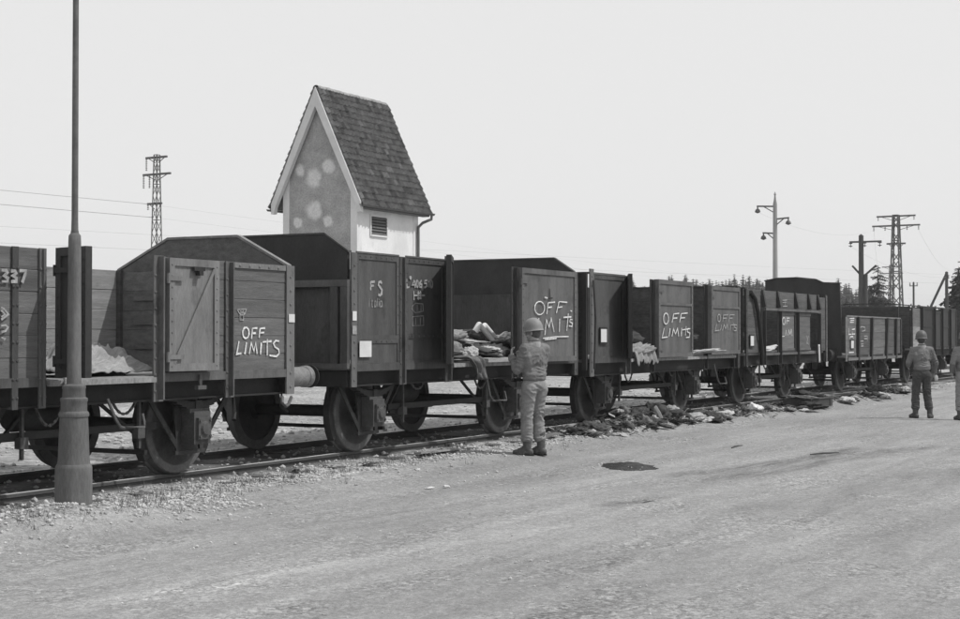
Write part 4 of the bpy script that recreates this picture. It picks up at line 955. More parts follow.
# ------------------------------------------------------------------ masts and wires
def insulator(root, p, l=.5, r=.07, up=False):
    m = MB(); prof = [(.02, 0)]; k = int(l / .12)
    for i in range(k):
        z = -(i + .3) * l / k; prof += [(.02, z), (r, z - .02), (r * .9, z - .05), (.02, z - .06)]
    prof += [(.02, -l)]
    if up: prof = [(a, -b) for a, b in prof]
    m.lathe(prof, p, 'z', 8); return m.build('insulator', 'porcelain', root)
def lattice(name, label, X, Y, H, wb, wt, arms, leg=.09, group=None, detail=True):
    r = thing(name, label, 'pylon', (X, Y, 0), R(-4), group); m = MB()
    hw = lambda z: (wb + (wt - wb) * z / H) / 2
    for sx in (-1, 1):
        for sy in (-1, 1): m.bar((sx * hw(0), sy * hw(0), 0), (sx * hw(H), sy * hw(H), H), leg)
    n = max(6, int(H / 1.0)); zs = [H * (1 - (1 - i / n) ** 1.15) for i in range(n + 1)]
    for i in range(n):
        a, b = zs[i], zs[i + 1]; s_ = 1 if i % 2 else -1
        for (u, v) in (((1, -1), (1, 1)), ((-1, 1), (-1, -1)), ((1, 1), (-1, 1)), ((-1, -1), (1, -1))):
            if s_ < 0: u, v = v, u
            m.bar((u[0] * hw(a), u[1] * hw(a), a), (v[0] * hw(b), v[1] * hw(b), b), leg * .6)
            if i % 3 == 0: m.bar((u[0] * hw(b), u[1] * hw(b), b), (v[0] * hw(b), v[1] * hw(b), b), leg * .6)
    m.build('mast', 'pylon_steel', r)
    for (z, ya, yb, drops) in arms:
        m = MB(); m.box(-.07, .07, ya, yb, z - .08, z + .08)
        m.bar((0, ya * .75, z - .05), (0, -hw(z) if ya < 0 else hw(z), z - .45), .05); m.bar((0, yb * .75, z - .05), (0, hw(z) if yb > 0 else -hw(z), z - .45), .05)
        m.build('cross_arm', 'pylon_steel', r)
        if detail:
            for d, l in drops: insulator(r, (0, d, z - .08), l, .09)
    return r
lattice('pylon', 'slim lattice pylon rising over the nearest wagon at left', 93.5, 79.15, 16.1, .85, .32,
        [(15.9, -1.1, 1.2, ((1.15, .95),)), (14.55, -1.5, 1.5, ((1.45, 1.0), (.8, 1.0))), (12.2, -.55, 1.0, ((.95, .4),))], leg=.065)
lattice('pylon', 'broad lattice pylon with two wide cross arms above the low wagon at right', 151.8, 33.8, 13.7, 1.3, .5,
        [(13.6, -1.95, 1.95, ((-1.8, .35), (1.8, .35))), (12.65, -2.4, 2.4, ((-2.25, .4), (-1.1, .4), (1.1, .4), (2.25, .4))), (10.85, -.95, .95, ())], leg=.13)
lattice('pylon', 'distant lattice pylon seen straight behind the broad one', 259, 58.5, 13.7, 1.3, .5,
        [(13.4, -1.6, 1.6, ()), (12.3, -2.0, 2.0, ()), (10.2, -1.0, 1.0, ())], detail=False, group='pylons on the skyline')
lattice('pylon', 'faint distant pylon near the right edge of the picture', 246.5, 43.6, 13.8, 1.3, .5,
        [(13.4, -1.6, 1.6, ()), (12.3, -2.0, 2.0, ()), (9.8, -1.0, 1.0, ())], detail=False, group='pylons on the skyline')
cp = thing('utility_pole', 'pale concrete pole with three short staggered arms behind the fourth wagon', 'pole', (97.36, 29.63, 0))
m = MB(); m.lathe([(.2, 0), (.14, 10.4), (.08, 10.7), (.05, 11.0), (.09, 11.05), (0, 11.25)], n=12); m.build('shaft', 'concrete_pole', cp, smooth=True)
for z, s_, l in ((10.25, 1, 1.25), (9.4, -1, .95), (8.45, 1, .85)):
    m = MB(); m.bar((0, 0, z), (0, s_ * l, z + .06), .1); m.bar((0, 0, z - .45), (0, s_ * l * .6, z), .06)
    a = m.build('arm', 'pylon_steel', cp); m = MB(); m.lathe([(.04, .04), (.05, -.12), (.15, -.2), (.2, -.36), (.16, -.37), (.07, -.42), (0, -.44)], (0, s_ * (l - .05), z + .02), 'z', 12); m.build('insulator', 'porcelain', a, smooth=True)
m = MB()
for z in (4.4, 6.1, 8.0, 9.9): m.lathe([(.19 - z * .006, z), (.2 - z * .006, z + .03), (.19 - z * .006, z + .07)], n=12)
m.build('band', 'iron', cp)
wp = thing('utility_pole', 'dark wooden pole with one crossarm and two V struts before the trees', 'pole', (85.08, 20.9, 0))
m = MB(); m.lathe([(.17, 0), (.14, 7.3), (.0, 7.4)], n=12); m.build('shaft', 'pole_wood', wp, smooth=True)
m = MB(); m.lathe([(.13, 0), (.12, 5.1), (0, 5.15)], (.02, -.24, 0), n=10); m.build('splint', 'pole_wood', wp, smooth=True)
m = MB(); m.bar((0, -1.15, 6.95), (0, .65, 6.95), .1); m.build('cross_arm', 'pylon_steel', wp)
for y in (-1.05, -.2, .6): insulator(wp, (0, y, 6.95), .3, .12)
for ya, yb, za, zb in ((-.15, -.85, 5.0, 5.6), (.1, .5, 5.15, 5.6)):
    m = MB(); m.bar((0, ya, za), (0, yb, zb), .1); m.build('strut', 'pole_wood', wp)
def small_pole(x, y, h, label, r=.1, group='small poles beyond the last wagons'):
    p = thing('utility_pole', label, 'pole', (x, y, 0), 0, group); m = MB(); m.lathe([(r, 0), (r * .8, h), (0, h + .05)], n=8); m.build('shaft', 'pole_wood', p)
    m = MB(); m.bar((0, -.35, h - .3), (0, .35, h - .3), .07); m.build('cross_arm', 'pylon_steel', p)
    for s_ in (-.3, .3): insulator(p, (0, s_, h - .27), .25, .08, True)
    return p
af = thing('utility_pole', 'pole with a long slanting stay at the far right', 'pole', (112.9, 21.5, 0))
m = MB(); m.lathe([(.13, 0), (.11, 6.3), (0, 6.35)], n=10); m.build('shaft', 'pole_wood', af)
m = MB(); m.bar((0, .0, 6.2), (-1.0, 2.7, 0), .16); m.build('stay', 'pole_wood', af)
insulator(af, (0, -.12, 6.1), .3, .12); insulator(af, (0, .8, 5.5), .01, .12)
small_pole(130.5, 27.6, 6.2, 'short pole just left of the slanting stay'); small_pole(170, 38.5, 5.5, 'smaller pole farther left along the far line')
small_pole(160, 28.6, 7.6, 'slim pole between the slanting stay and the faint pylon')

WN = iter(('topmost overhead wire left of the lattice pylon', 'topmost overhead wire running right from the lattice pylon', 'second overhead wire left of the lattice pylon', 'second overhead wire running right from the lattice pylon', 'flatter overhead wire passing behind the tower, the higher of its pair', 'flatter overhead wire passing behind the tower, the lower of its pair', 'thin wire between the pale concrete pole and the broad pylon', 'thin wire between the dark wooden pole and the slanting stay', 'thin wire from the broad pylon to the pylon straight behind it', 'thin wire from the broad pylon to the faint pylon at right'))
def wire(p, q, sag, label, r=.012, n=28):
    label = next(WN)
    p = Vector(p); q = Vector(q); pts = []
    for i in range(n + 1):
        t = i / n; v = p.lerp(q, t); v.z -= 4 * sag * t * (1 - t); pts.append(v)
    m = MB(); m.tube(pts, r * .75, 5); o = m.build('overhead_wire', 'wire'); tag(o, label, 'wire', 'overhead wires'); return o
WL = 'thin overhead wire strung across the sky'
wire((-60, 79.2 + .95, 11.8), (93.5, 80.1, 12.2), .5, WL, .03); wire((93.5, 80.1, 12.2), (420, 80.1, 12.4), 1.2, WL, .009)
wire((-60, 79.2, 10.9), (93.5, 79.5, 11.1), .5, WL, .035); wire((93.5, 79.5, 11.1), (420, 79.5, 11.3), 1.2, WL, .009)
wire((-60, 123, 10.2), (330, 17, 12.2), 1.2, WL, .012); wire((-60, 125, 9.2), (330, 19, 10.9), 1.2, WL, .016)
wire((97.36, 30.8, 9.9), (151.8, 36.0, 12.2), .9, WL, .008); wire((85.08, 21.5, 6.7), (112.9, 21.5, 5.9), .5, WL, .007)
wire((151.8, 36, 12.2), (259, 60.4, 12.0), 1.4, WL, .01); wire((151.8, 31.6, 12.2), (246.5, 45.5, 12.0), 1.4, WL, .01)

# ------------------------------------------------------------------ trees
def conifer_mb(seed, h, whorls, nb, cards, spread=.2, thin=False, core=0):
    rn = random.Random(seed); mt = MB(); mc = MB()
    if core:
        pr = [(h * core * (1 - k / 10) ** .9 * (1.15 if k % 2 else .7), h * (.06 + .9 * k / 10)) for k in range(10)] + [(0, h * .97)]
        mc.lathe(pr, n=7)
    mt.lathe([(h * .016, 0), (h * .008, h * .6), (h * .001, h * .99)], n=6)
    for w_ in range(whorls):
        f = .1 + .88 * w_ / (whorls - 1); f = min(.99, max(.06, f + rn.uniform(-.5, .5) / whorls)); z = h * f; L0 = h * spread * (1 - f) ** .8 * rn.uniform(.75, 1.15) + h * .012
        for b in range(nb):
            if rn.random() < .12: continue
            z = h * f + rn.uniform(-.4, .4) * h / whorls; a = 2 * math.pi * (b + rn.random() * .8) / nb; L_ = L0 * rn.uniform(.6, 1.2); dr = -L_ * rn.uniform(.1, .45)
            ca, sa = math.cos(a), math.sin(a)
            for c in range(cards):
                t0 = c / cards; t1 = (c + 1.3) / cards; wd = L_ * (.6 if core else .34) * (1 - t0 * .55) * rn.uniform(.7, 1.25); tw = rn.uniform(-.5, .5)
                p0 = Vector((ca * L_ * t0, sa * L_ * t0, z + dr * t0 ** 1.3)); p1 = Vector((ca * L_ * t1, sa * L_ * t1, z + dr * t1 ** 1.3 + rn.uniform(-.04, .06) * L_))
                sd = Vector((-sa, ca, tw)) * wd / 2
                mc.add([p0, p0.lerp(p1, .45) + sd, p1, p0.lerp(p1, .45) - sd + Vector((0, 0, -wd * .25))], [(0, 1, 2), (0, 2, 3)])
                if thin is False: mc.add([p0.lerp(p1, .2), p0.lerp(p1, .6) + Vector((0, 0, -wd * .5)), p1], [(0, 1, 2)])
    return mt, mc
var = []
for k in range(6):
    t_, c_ = conifer_mb(100 + k, 13, 46, 9, 2, .19 + .02 * (k % 3), False, .09); j = MB(); j.cur = 0; j.add(t_.v, t_.f); j.cur = 1; j.add(c_.v, c_.f)
    var.append(j.mesh('spruce', ['bark', 'needles']))
Fv = Vector((math.cos(R(28.07)), math.sin(R(28.07)), 0)); Rv = Vector((math.sin(R(28.07)), -math.cos(R(28.07)), 0))
rf = random.Random(8)
def spruce_at(px, D, topy, label, group):
    lat = (px - 480) / 1500 * D; p = Fv * D + Rv * lat; H = 1.62 + (336 - topy) * D / 1500
    o = link('spruce_tree', rf.choice(var), None, (p.x, p.y, 0), (0, 0, rf.uniform(0, 6)), (H / 13 * rf.uniform(.85, 1.1),) * 2 + (H / 13,)); tag(o, label, 'tree', group)
x = 596
while x < 896:
    ty = 283 + 2.5 * math.sin(x * .05) + rf.gauss(0, 3.2) - 4 * lump(x, 0, (750, 0), 40, 1) + (6 * smooth01(775, 840, x)) + 14 * smooth01(872, 896, x)
    spruce_at(x, 330 + rf.uniform(-12, 12), max(271, ty), 'dark spruce in the front row of the far wood', 'spruces of the far wood'); x += rf.uniform(2.0, 4.2)
x = -80
while x < 596:
    spruce_at(x, 335 + rf.uniform(-12, 12), 287 + rf.gauss(0, 2.5), 'dark spruce in the front row of the far wood', 'spruces of the far wood'); x += rf.uniform(9, 16)
# the wood behind its front row reads as one mass
wd = MB(); bases = [conifer_mb(200 + k, 13, 20, 7, 1, .2, True, .11)[1] for k in range(3)]
for i in range(620):
    px = rf.uniform(-80, 880) if i < 300 else rf.uniform(-900, -80); D = rf.uniform(350, 400); lat = (px - 480) / 1500 * D; p = Fv * D + Rv * lat; s_ = rf.uniform(1.05, 1.3) * (1 if px < 850 else .8)
    b = rf.choice(bases); a = rf.uniform(0, 6); ca, sa = math.cos(a), math.sin(a)
    wd.add([(p.x + (v[0] * ca - v[1] * sa) * 1.25 * s_, p.y + (v[0] * sa + v[1] * ca) * 1.25 * s_, v[2] * s_) for v in b.v], b.f)
wo = wd.build('far_wood', 'needles'); wo['kind'] = 'stuff'
def tree_parts(name, label, X, Y, t_, c_, mc):
    r = thing(name, label, 'tree', (X, Y, 0)); t_.build('trunk', 'bark', r); c_.build('crown', mc, r); return r
t_, c_ = conifer_mb(31, 8.8, 15, 9, 6, .42, False, .035); tree_parts('spruce_tree', 'lone open-branched spruce just right of the dark wooden pole', 150.9, 35.4, t_, c_, 'needles')
def leafy(seed, h, rx, rz, n, size=.2):
    rn = random.Random(seed); t_ = MB(); c_ = MB()
    t_.tube([(0, 0, 0), (.05, .03, h * .3), (0, 0, h * .6)], [.16, .12, .05], 7)
    cl = []
    for k in range(16):
        a = rn.uniform(0, 6.28); e = rn.uniform(-.6, 1); q = Vector((math.cos(a) * rx * .65 * math.sqrt(1 - e * e * .8), math.sin(a) * rx * .65 * math.sqrt(1 - e * e * .8), h - rz + e * rz * .75)); cl.append((q, rn.uniform(.28, .5)))
        t_.tube([(0, 0, h * .25 + .2 * k / 16 * h), q.lerp(Vector((0, 0, h * .4)), .5), q], [.06, .04, .015], 5)
    for i in range(n):
        q, r = rn.choice(cl); d = Vector((rn.gauss(0, 1), rn.gauss(0, 1), rn.gauss(0, .8))); d = d.normalized() * r * rx * rn.random() ** .4; p = q + d
        u = Vector((rn.gauss(0, 1), rn.gauss(0, 1), rn.gauss(0, 1))).normalized(); v = u.cross(Vector((rn.gauss(0, 1), rn.gauss(0, 1), 1))).normalized(); s_ = size * rn.uniform(.6, 1.3)
        c_.add([p - u * s_, p + v * s_ * .5, p + u * s_, p - v * s_ * .5], [(0, 1, 2, 3)])
    return t_, c_
t_, c_ = leafy(3, 6.0, 1.7, 2.6, 1800); tree_parts('leafy_tree', 'rounded bushy tree below the lone spruce', 158, 37.5, t_, c_, 'leaves')
t_, c_ = leafy(4, 5.6, 1.6, 2.4, 1500); tree_parts('leafy_tree', 'rounded bushy tree left of the dark wooden pole', 148, 38.2, t_, c_, 'leaves')
t_, c_ = conifer_mb(77, 7.2, 30, 11, 4, .42, False, .16); tree_parts('leafy_tree', 'dark tree cut off by the right edge of the picture', 122, 22.3, t_, c_, 'needles')
t_, c_ = leafy(6, 6.6, 1.6, 2.2, 900, .25); tree_parts('leafy_tree', 'small far shrub on the skyline right of the broad pylon', 240, 50.5, t_, c_, 'leaves')
t_, c_ = leafy(7, 6.9, 1.9, 2.4, 900, .25); tree_parts('leafy_tree', 'far round bush on the skyline left of the slanting stay', 240, 47.8, t_, c_, 'leaves')

# ------------------------------------------------------------------ people
def ev_mesh(mb, voxel, smooth_it, name):
    """fuse overlapping closed shapes into one continuous skin"""
    me = bpy.data.meshes.new('tmp'); me.from_pydata(mb.v, [], mb.f); me.validate()
    bm = bmesh.new(); bm.from_mesh(me); bmesh.ops.recalc_face_normals(bm, faces=bm.faces); bm.to_mesh(me); bm.free()
    o = bpy.data.objects.new('tmp', me); COL.objects.link(o)
    r = o.modifiers.new('r', 'REMESH'); r.mode = 'VOXEL'; r.voxel_size = voxel; r.use_smooth_shade = True
    if smooth_it: s_ = o.modifiers.new('s', 'SMOOTH'); s_.iterations = smooth_it; s_.factor = .5
    dg = bpy.context.evaluated_depsgraph_get(); dg.update()
    res = bpy.data.meshes.new_from_object(o.evaluated_get(dg)); res.name = name
    bpy.data.objects.remove(o); return res
def cap(mb, a, b, ra, rb, n=14, flat=1.0, fdir=None):
    """tapered capsule"""
    a = Vector(a); b = Vector(b); d = (b - a); L_ = d.length; d = d.normalized()
    pts, rs = [], []
    for k in range(5):
        t = math.pi / 2 * k / 4; pts.append(a - d * ra * math.cos(t)); rs.append(max(1e-3, ra * math.sin(t)))
    for k in range(1, 6):
        t = math.pi / 2 * k / 5; pts.append(b + d * rb * math.sin(t)); rs.append(max(1e-3, rb * math.cos(t)))
    pts.insert(5, b); rs.insert(5, rb)
    mb.tube(pts, rs, n)
def ell(mb, c, r, rot=None, n=20):
    vs = []; M_ = Euler(rot).to_matrix() if rot else None; rows = 12
    prof = [(math.sin(math.pi * k / rows), -math.cos(math.pi * k / rows)) for k in range(rows + 1)]
    o = MB(); o.lathe([(max(p[0], 1e-4), p[1]) for p in prof], n=n)
    for v in o.v:
        q = Vector((v[0] * r[0], v[1] * r[1], v[2] * r[2]))
        if M_: q = M_ @ q
        vs.append(q + Vector(c))
    mb.add(vs, o.f)
def wrinkle(me, amp, sc, seed):
    nrm = [v.normal.copy() for v in me.vertices]
    out = []
    for v, vn in zip(me.vertices, nrm):
        p = v.co.copy(); a = mnoise.noise((p.x * sc[0] + seed, p.y * sc[1], p.z * sc[2])); b = mnoise.noise((p.x * sc[0] * 2.3, p.y * sc[1] * 2.3 + seed, p.z * sc[2] * 2.3))
        q = max(0, 1 - abs(a) * 3.2) ** 2; q2 = max(0, 1 - abs(b) * 3.5) ** 2; out += list(p + vn * amp * (q * 1.1 + q2 * .55 - .3))
    me.vertices.foreach_set('co', out); me.update()
def folds(me, rings, seed=0):
    # creases where cloth bunches: rings of (centre, radius, axis, wavelength, depth)
    nrm = [v.normal.copy() for v in me.vertices]; out = []
    for v, vn in zip(me.vertices, nrm):
        p = v.co.copy(); d = 0
        for c, rad, ax, wl, amp in rings:
            r2 = (p - c).length_squared / (rad * rad)
            if r2 < 4:
                w_ = mnoise.noise((p.x * 7 + seed, p.y * 7, p.z * 7)) * .55; ph = (p - c).dot(ax) / wl + w_ * 2.2
                d += amp * math.exp(-r2) * (1 - 2 * abs(math.sin(math.pi * ph)) ** .7) * (.55 + .9 * mnoise.noise((p.x * 9, p.y * 9 + seed, p.z * 5)))
        out += list(p + vn * d)
    me.vertices.foreach_set('co', out); me.update()
def hand(mb, wrist, dirv, palm_n, curl=.5, side=1):
    """palm, four fingers and a thumb as tapered chains; dirv points along the fingers"""
    w_ = Vector(wrist); d = Vector(dirv).normalized(); n = Vector(palm_n); n = (n - d * n.dot(d)).normalized(); s_ = d.cross(n).normalized() * side
    for k in range(4): cap(mb, w_ + s_ * (k - 1.5) * .016, w_ + d * .085 + s_ * (k - 1.5) * .021, .017, .013, 8)
    for k, l in enumerate((.075, .085, .08, .062)):
        p = w_ + d * .085 + s_ * (k - 1.5) * .021; dd = d.copy(); ax = s_
        for j, f in enumerate((.45, .32, .23)):
            dd = (dd + n * curl * (.5 + .3 * j)).normalized(); q = p + dd * l * f; cap(mb, p, q, .0095 - j * .001, .0088 - j * .001, 8); p = q
    p = w_ + d * .03 - s_ * .03; q = p + (d * .6 - s_ * .6 + n * .3).normalized() * .04; cap(mb, p, q, .014, .011, 8); r = q + (d * .9 + n * .5).normalized() * .035; cap(mb, q, r, .0105, .009, 8)
def helmet_mesh(mat):
    m = MB(); pr = []
    for k in range(11):
        t = math.pi / 2 * k / 10; pr.append((.138 * math.sin(t) ** .92, .165 * math.cos(t)))
    pr += [(.141, -.02), (.146, -.03), (.152, -.036), (.150, -.041), (.143, -.037), (.133, -.02), (.128, .0), (.1, .09), (.0, .135)]
    m.lathe([(max(a, 0), b) for a, b in pr], n=32)
    m.v = [(x * .95, y * (1.1 if y > 0 else 1.08), z - (.012 if y > .08 else 0) * (1 if z < .02 else 0)) for x, y, z in m.v]
    return m.mesh('helmet', mat, True)
def person(label, loc, heading, H, J, mats, helmet_tilt=(0, 0, 0), strap=False):
    """J: joints in a frame facing +y (x to the figure's right). heading: rotation about z"""
    r = thing('person', label, 'person', loc, heading); k = H / 1.78; r.scale = (k, k, k)
    jm, tm, bm_, hm = mats
    # body: head, neck, hands and the trunk and limbs under the clothes as one skin
    b = MB(); hd = Vector(J['head'])
    hr = Euler((helmet_tilt[0], 0, helmet_tilt[2])).to_matrix()
    def H_(v): return hd + hr @ Vector(v)
    ell(b, H_((0, -.005, .03)), (.076, .095, .1), (helmet_tilt[0], 0, helmet_tilt[2])); ell(b, H_((0, .03, -.045)), (.058, .062, .07), (helmet_tilt[0], 0, helmet_tilt[2]))
    ell(b, H_((0, .098, -.02)), (.014, .02, .026)); ell(b, H_((0, .085, -.065)), (.026, .012, .01)); ell(b, H_((0, .078, -.098)), (.026, .02, .018))
    for s_ in (-1, 1): ell(b, H_((s_ * .078, -.005, -.015)), (.012, .022, .034)); ell(b, H_((s_ * .032, .083, .01)), (.016, .012, .01)); ell(b, H_((s_ * .045, .07, -.04)), (.022, .02, .02))
    cap(b, J['neck'], hd + Vector((0, -.01, -.04)), .058, .055); cap(b, (0, 0, 1.0), J['neck'], .1, .09); cap(b, (0, 0, .95), (0, 0, 1.3), .09, .11)
    for s_ in ('L', 'R'):
        sg = -1 if s_ == 'L' else 1
        cap(b, J['neck'], J['sh' + s_], .06, .05); cap(b, J['sh' + s_], J['el' + s_], .042, .034); cap(b, J['el' + s_], J['wr' + s_], .034, .027)
        hv, pn, cu = J['hand' + s_]; hand(b, J['wr' + s_], hv, pn, cu, sg)
        cap(b, (0, 0, .95), J['hip' + s_], .09, .08); cap(b, J['hip' + s_], J['kn' + s_], .075, .05); cap(b, J['kn' + s_], J['an' + s_], .05, .035)
    me = ev_mesh(b, .0075, 2, 'person_body'); me.materials.append(MATS['skin']); link('body', me, r)
    # trousers, gathered over the boots
    t = MB(); wz = J.get('waist', (0, 0, 1.04))
    ell(t, (0, -.012, .95), (.17, .128, .13)); ell(t, (0, 0, 1.03), (.155, .115, .08))
    for s_ in ('L', 'R'):
        hp, kn, an = Vector(J['hip' + s_]), Vector(J['kn' + s_]), Vector(J['an' + s_]); bl = an.lerp(kn, .33)
        cap(t, hp, kn, .105, .086); cap(t, kn, bl, .086, .082); ell(t, bl + Vector((0, 0, .0)), (.09, .093, .05)); cap(t, hp + Vector((0, -.03, -.02)), hp.lerp(kn, .4) + Vector((0, -.02, 0)), .1, .085)
    me = ev_mesh(t, .009, 6, 'trousers'); wrinkle(me, .007, (3.6, 3.6, 7), 1.7)
    rg = []
    for s_ in ('L', 'R'):
        hp, kn, an = Vector(J['hip' + s_]), Vector(J['kn' + s_]), Vector(J['an' + s_]); sx_ = -1 if s_ == 'L' else 1
        rg += [(kn + Vector((0, -.04, .02)), .13, Vector((.25 * sx_, .2, 1)).normalized(), .06, .016), (an.lerp(kn, .42), .12, Vector((-.3 * sx_, .1, 1)).normalized(), .05, .015), (hp + Vector((0, -.05, -.1)), .13, Vector((-.6 * sx_, 0, 1)).normalized(), .075, .013)]
    folds(me, rg, 3); me.materials.append(MATS[tm]); link('trousers', me, r)
    # jacket: bloused trunk, sleeves, collar, hem band
    c = MB()
    ell(c, (0, .0, 1.30), (.196, .135, .2)); ell(c, (0, -.015, 1.36), (.185, .115, .14)); ell(c, (0, .0, 1.13), (.178, .135, .15)); ell(c, (0, -.005, 1.04), (.184, .145, .06)); ell(c, (0, -.01, 1.09), (.186, .145, .08))
    for s_ in ('L', 'R'):
        sh, el, wr = Vector(J['sh' + s_]), Vector(J['el' + s_]), Vector(J['wr' + s_])
        cap(c, (0, -.01, 1.455), sh, .075, .078); cap(c, sh, el, .079, .064); cap(c, el, wr.lerp(el, .08), .064, .05); ell(c, el, (.066, .066, .066)); cap(c, sh + Vector((0, 0, -.05)), (sh.x * .6, 0, 1.25), .08, .1)
    cap(c, (0, -.005, 1.45), (0, .0, 1.52), .085, .072)
    me = ev_mesh(c, .009, 6, 'jacket'); wrinkle(me, .008, (5, 5, 6), 5.1)
    rg = [(Vector((0, -.1, 1.12)), .15, Vector((.1, 0, 1)), .06, .012), (Vector((.1, -.1, 1.3)), .14, Vector((.8, 0, .6)), .085, .008), (Vector((-.1, -.1, 1.3)), .14, Vector((-.8, 0, .6)), .085, .008)]
    for s_ in ('L', 'R'):
        sh, el, wr = Vector(J['sh' + s_]), Vector(J['el' + s_]), Vector(J['wr' + s_])
        rg += [(el, .1, (el - sh).normalized(), .05, .014), (sh.lerp(el, .35), .1, ((el - sh).normalized() + Vector((.3, .2, 0))).normalized(), .06, .01), (el.lerp(wr, .6), .1, (wr - el).normalized(), .045, .009)]
    folds(me, rg, 8); me.materials.append(MATS[jm]); link('jacket', me, r)
    m = MB()
    prof = [(.066, 1.51), (.08, 1.555), (.084, 1.55), (.078, 1.505)]
    m.lathe(prof + [prof[0]], n=20); m.v = [(x, y * 1.0 - .006, z + y * -.12) for x, y, z in m.v]; m.build('collar', jm, r, smooth=True)
    m = MB(); ell(m, H_((0, -.03, -.01)), (.077, .078, .085), (helmet_tilt[0], 0, helmet_tilt[2])); m.build('hair', 'leather', r, smooth=True)
    # boots
    for s_ in ('L', 'R'):
        an = Vector(J['an' + s_]); yaw = J.get('toe' + s_, 0); q = Matrix.Rotation(yaw, 3, 'Z'); o = MB()
        def P(x, y, z): v = q @ Vector((x, y, 0)); return (an.x + v.x, an.y + v.y, z)
        cap(o, P(0, 0, .30), P(0, -.005, .1), .062, .056); cap(o, P(0, -.045, .052), P(0, .05, .052), .047, .047); cap(o, P(-.008, .05, .05), P(0, .155, .046), .047, .04); cap(o, P(.012, .05, .05), P(.008, .14, .045), .045, .038); cap(o, P(0, .0, .1), P(0, .1, .065), .048, .04)
        me = ev_mesh(o, .009, 3, 'boot')
        for v in me.vertices:
            if v.co.z < .018: v.co.z = .012
        wrinkle(me, .003, (25, 25, 25), 2.0); me.materials.append(MATS[bm_]); bt = link('boot', me, r)
        m = MB(); out = []
        for k2 in range(20):
            tt = 2 * math.pi * k2 / 20; yy = .05 + .15 * math.sin(tt); ww = .046 + .006 * math.sin(tt); v = q @ Vector((ww * math.cos(tt), yy, 0)); out.append((an.x + v.x, an.y + v.y))
        m.prism(out, .0, .024, 'z'); m.build('sole', 'black_steel', bt)
    hm_o = link('helmet', shared(hm, lambda: helmet_mesh(hm)), r, tuple(H_((0, -.01, .048))), helmet_tilt, (.9, .9, .9))
    return r
ST = dict(head=(0, .02, 1.66), neck=(0, -.005, 1.50), hipL=(-.095, 0, .93), hipR=(.095, 0, .93), shL=(-.185, -.01, 1.43), shR=(.185, -.01, 1.43))
# first soldier: facing the open doorway, both hands held up in front of his chest
J1 = dict(ST); J1.update(knL=(-.105, .03, .5), anL=(-.115, .02, .1), knR=(.09, .02, .5), anR=(.095, -.03, .1), toeL=R(40), toeR=R(12),
          elL=(-.225, .09, 1.15), wrL=(-.175, .26, 1.33), handL=((.35, .35, .75), (.6, -.5, 0), .55),
          elR=(.225, .08, 1.15), wrR=(.06, .25, 1.30), handR=((-.5, .3, .6), (-.6, -.4, .1), .55))
SX, SY = 17.79, 8.68
person('soldier in helmet and light fatigues facing the open wagon with hands raised to his chest', (SX, SY, ground_h(SX, SY) - .005), R(70 - 90), 1.74, J1,
       ('field_jacket', 'trouser_cloth', 'leather', 'helmet_paint'), (R(-6), 0, R(22)))
# second soldier: walking away at the right, right arm bent at the hip
J2 = dict(ST); J2.update(knL=(-.12, .05, .5), anL=(-.14, .02, .1), knR=(.115, .0, .5), anR=(.15, -.05, .1), toeL=R(12), toeR=R(-42),
          elL=(-.27, .05, 1.18), wrL=(-.2, .22, 1.1), handL=((.3, .9, -.1), (.8, 0, 0), .4),
          elR=(.30, -.03, 1.16), wrR=(.31, .10, .96), handR=((.05, .5, -.85), (-.8, 0, -.2), .5))
p2 = (30.1, 6.215)
person('soldier at right in dark trousers standing with his back turned, one arm bent', (p2[0], p2[1], ground_h(*p2) - .005), R(38 - 90), 1.66, J2,
       ('field_jacket', 'dark_trousers', 'leather', 'helmet_dark'), (R(-2), 0, R(-18)))
# third soldier at the frame's edge
J3 = dict(ST); J3.update(knL=(-.11, .03, .5), anL=(-.12, .0, .1), knR=(.11, .04, .5), anR=(.12, .03, .1), toeL=R(15), toeR=R(-15),
          elL=(-.27, -.03, 1.17), wrL=(-.24, .12, 1.0), handL=((.1, .6, -.8), (.8, 0, 0), .5),
          elR=(.27, -.02, 1.17), wrR=(.22, .18, 1.05), handR=((-.3, .8, -.1), (-.8, 0, 0), .5))
p3 = (29.95, 5.36)
person('soldier half cut off by the right edge of the picture', (p3[0], p3[1], ground_h(*p3) - .005), R(30 - 90), 1.68, J3,
       ('field_jacket', 'trouser_cloth', 'leather', 'helmet_dark'), (R(-2), 0, R(10)))
cn = thing('canteen', 'bright metal canteen hanging at the hip of the second soldier', 'canteen', (30.1 + .19, 6.215 - .235, .74), R(-50))
cn.scale = (.62,) * 3
m = MB(); m.lathe([(0, 0), (.055, .005), (.062, .03), (.062, .13), (.045, .165), (.02, .175), (.02, .195)], n=16); m.v = [(x, y * .6, z) for x, y, z in m.v]; m.build('flask', 'bright_metal', cn, smooth=True)
m = MB(); m.lathe([(.024, .195), (.024, .22), (0, .222)], n=12); m.build('cap', 'black_steel', cn)
m = MB(); m.tube([(-.02, 0, .17), (-.03, .02, .25), (-.03, .05, .3)], .008, 6); m.build('hanger', 'webbing', cn)

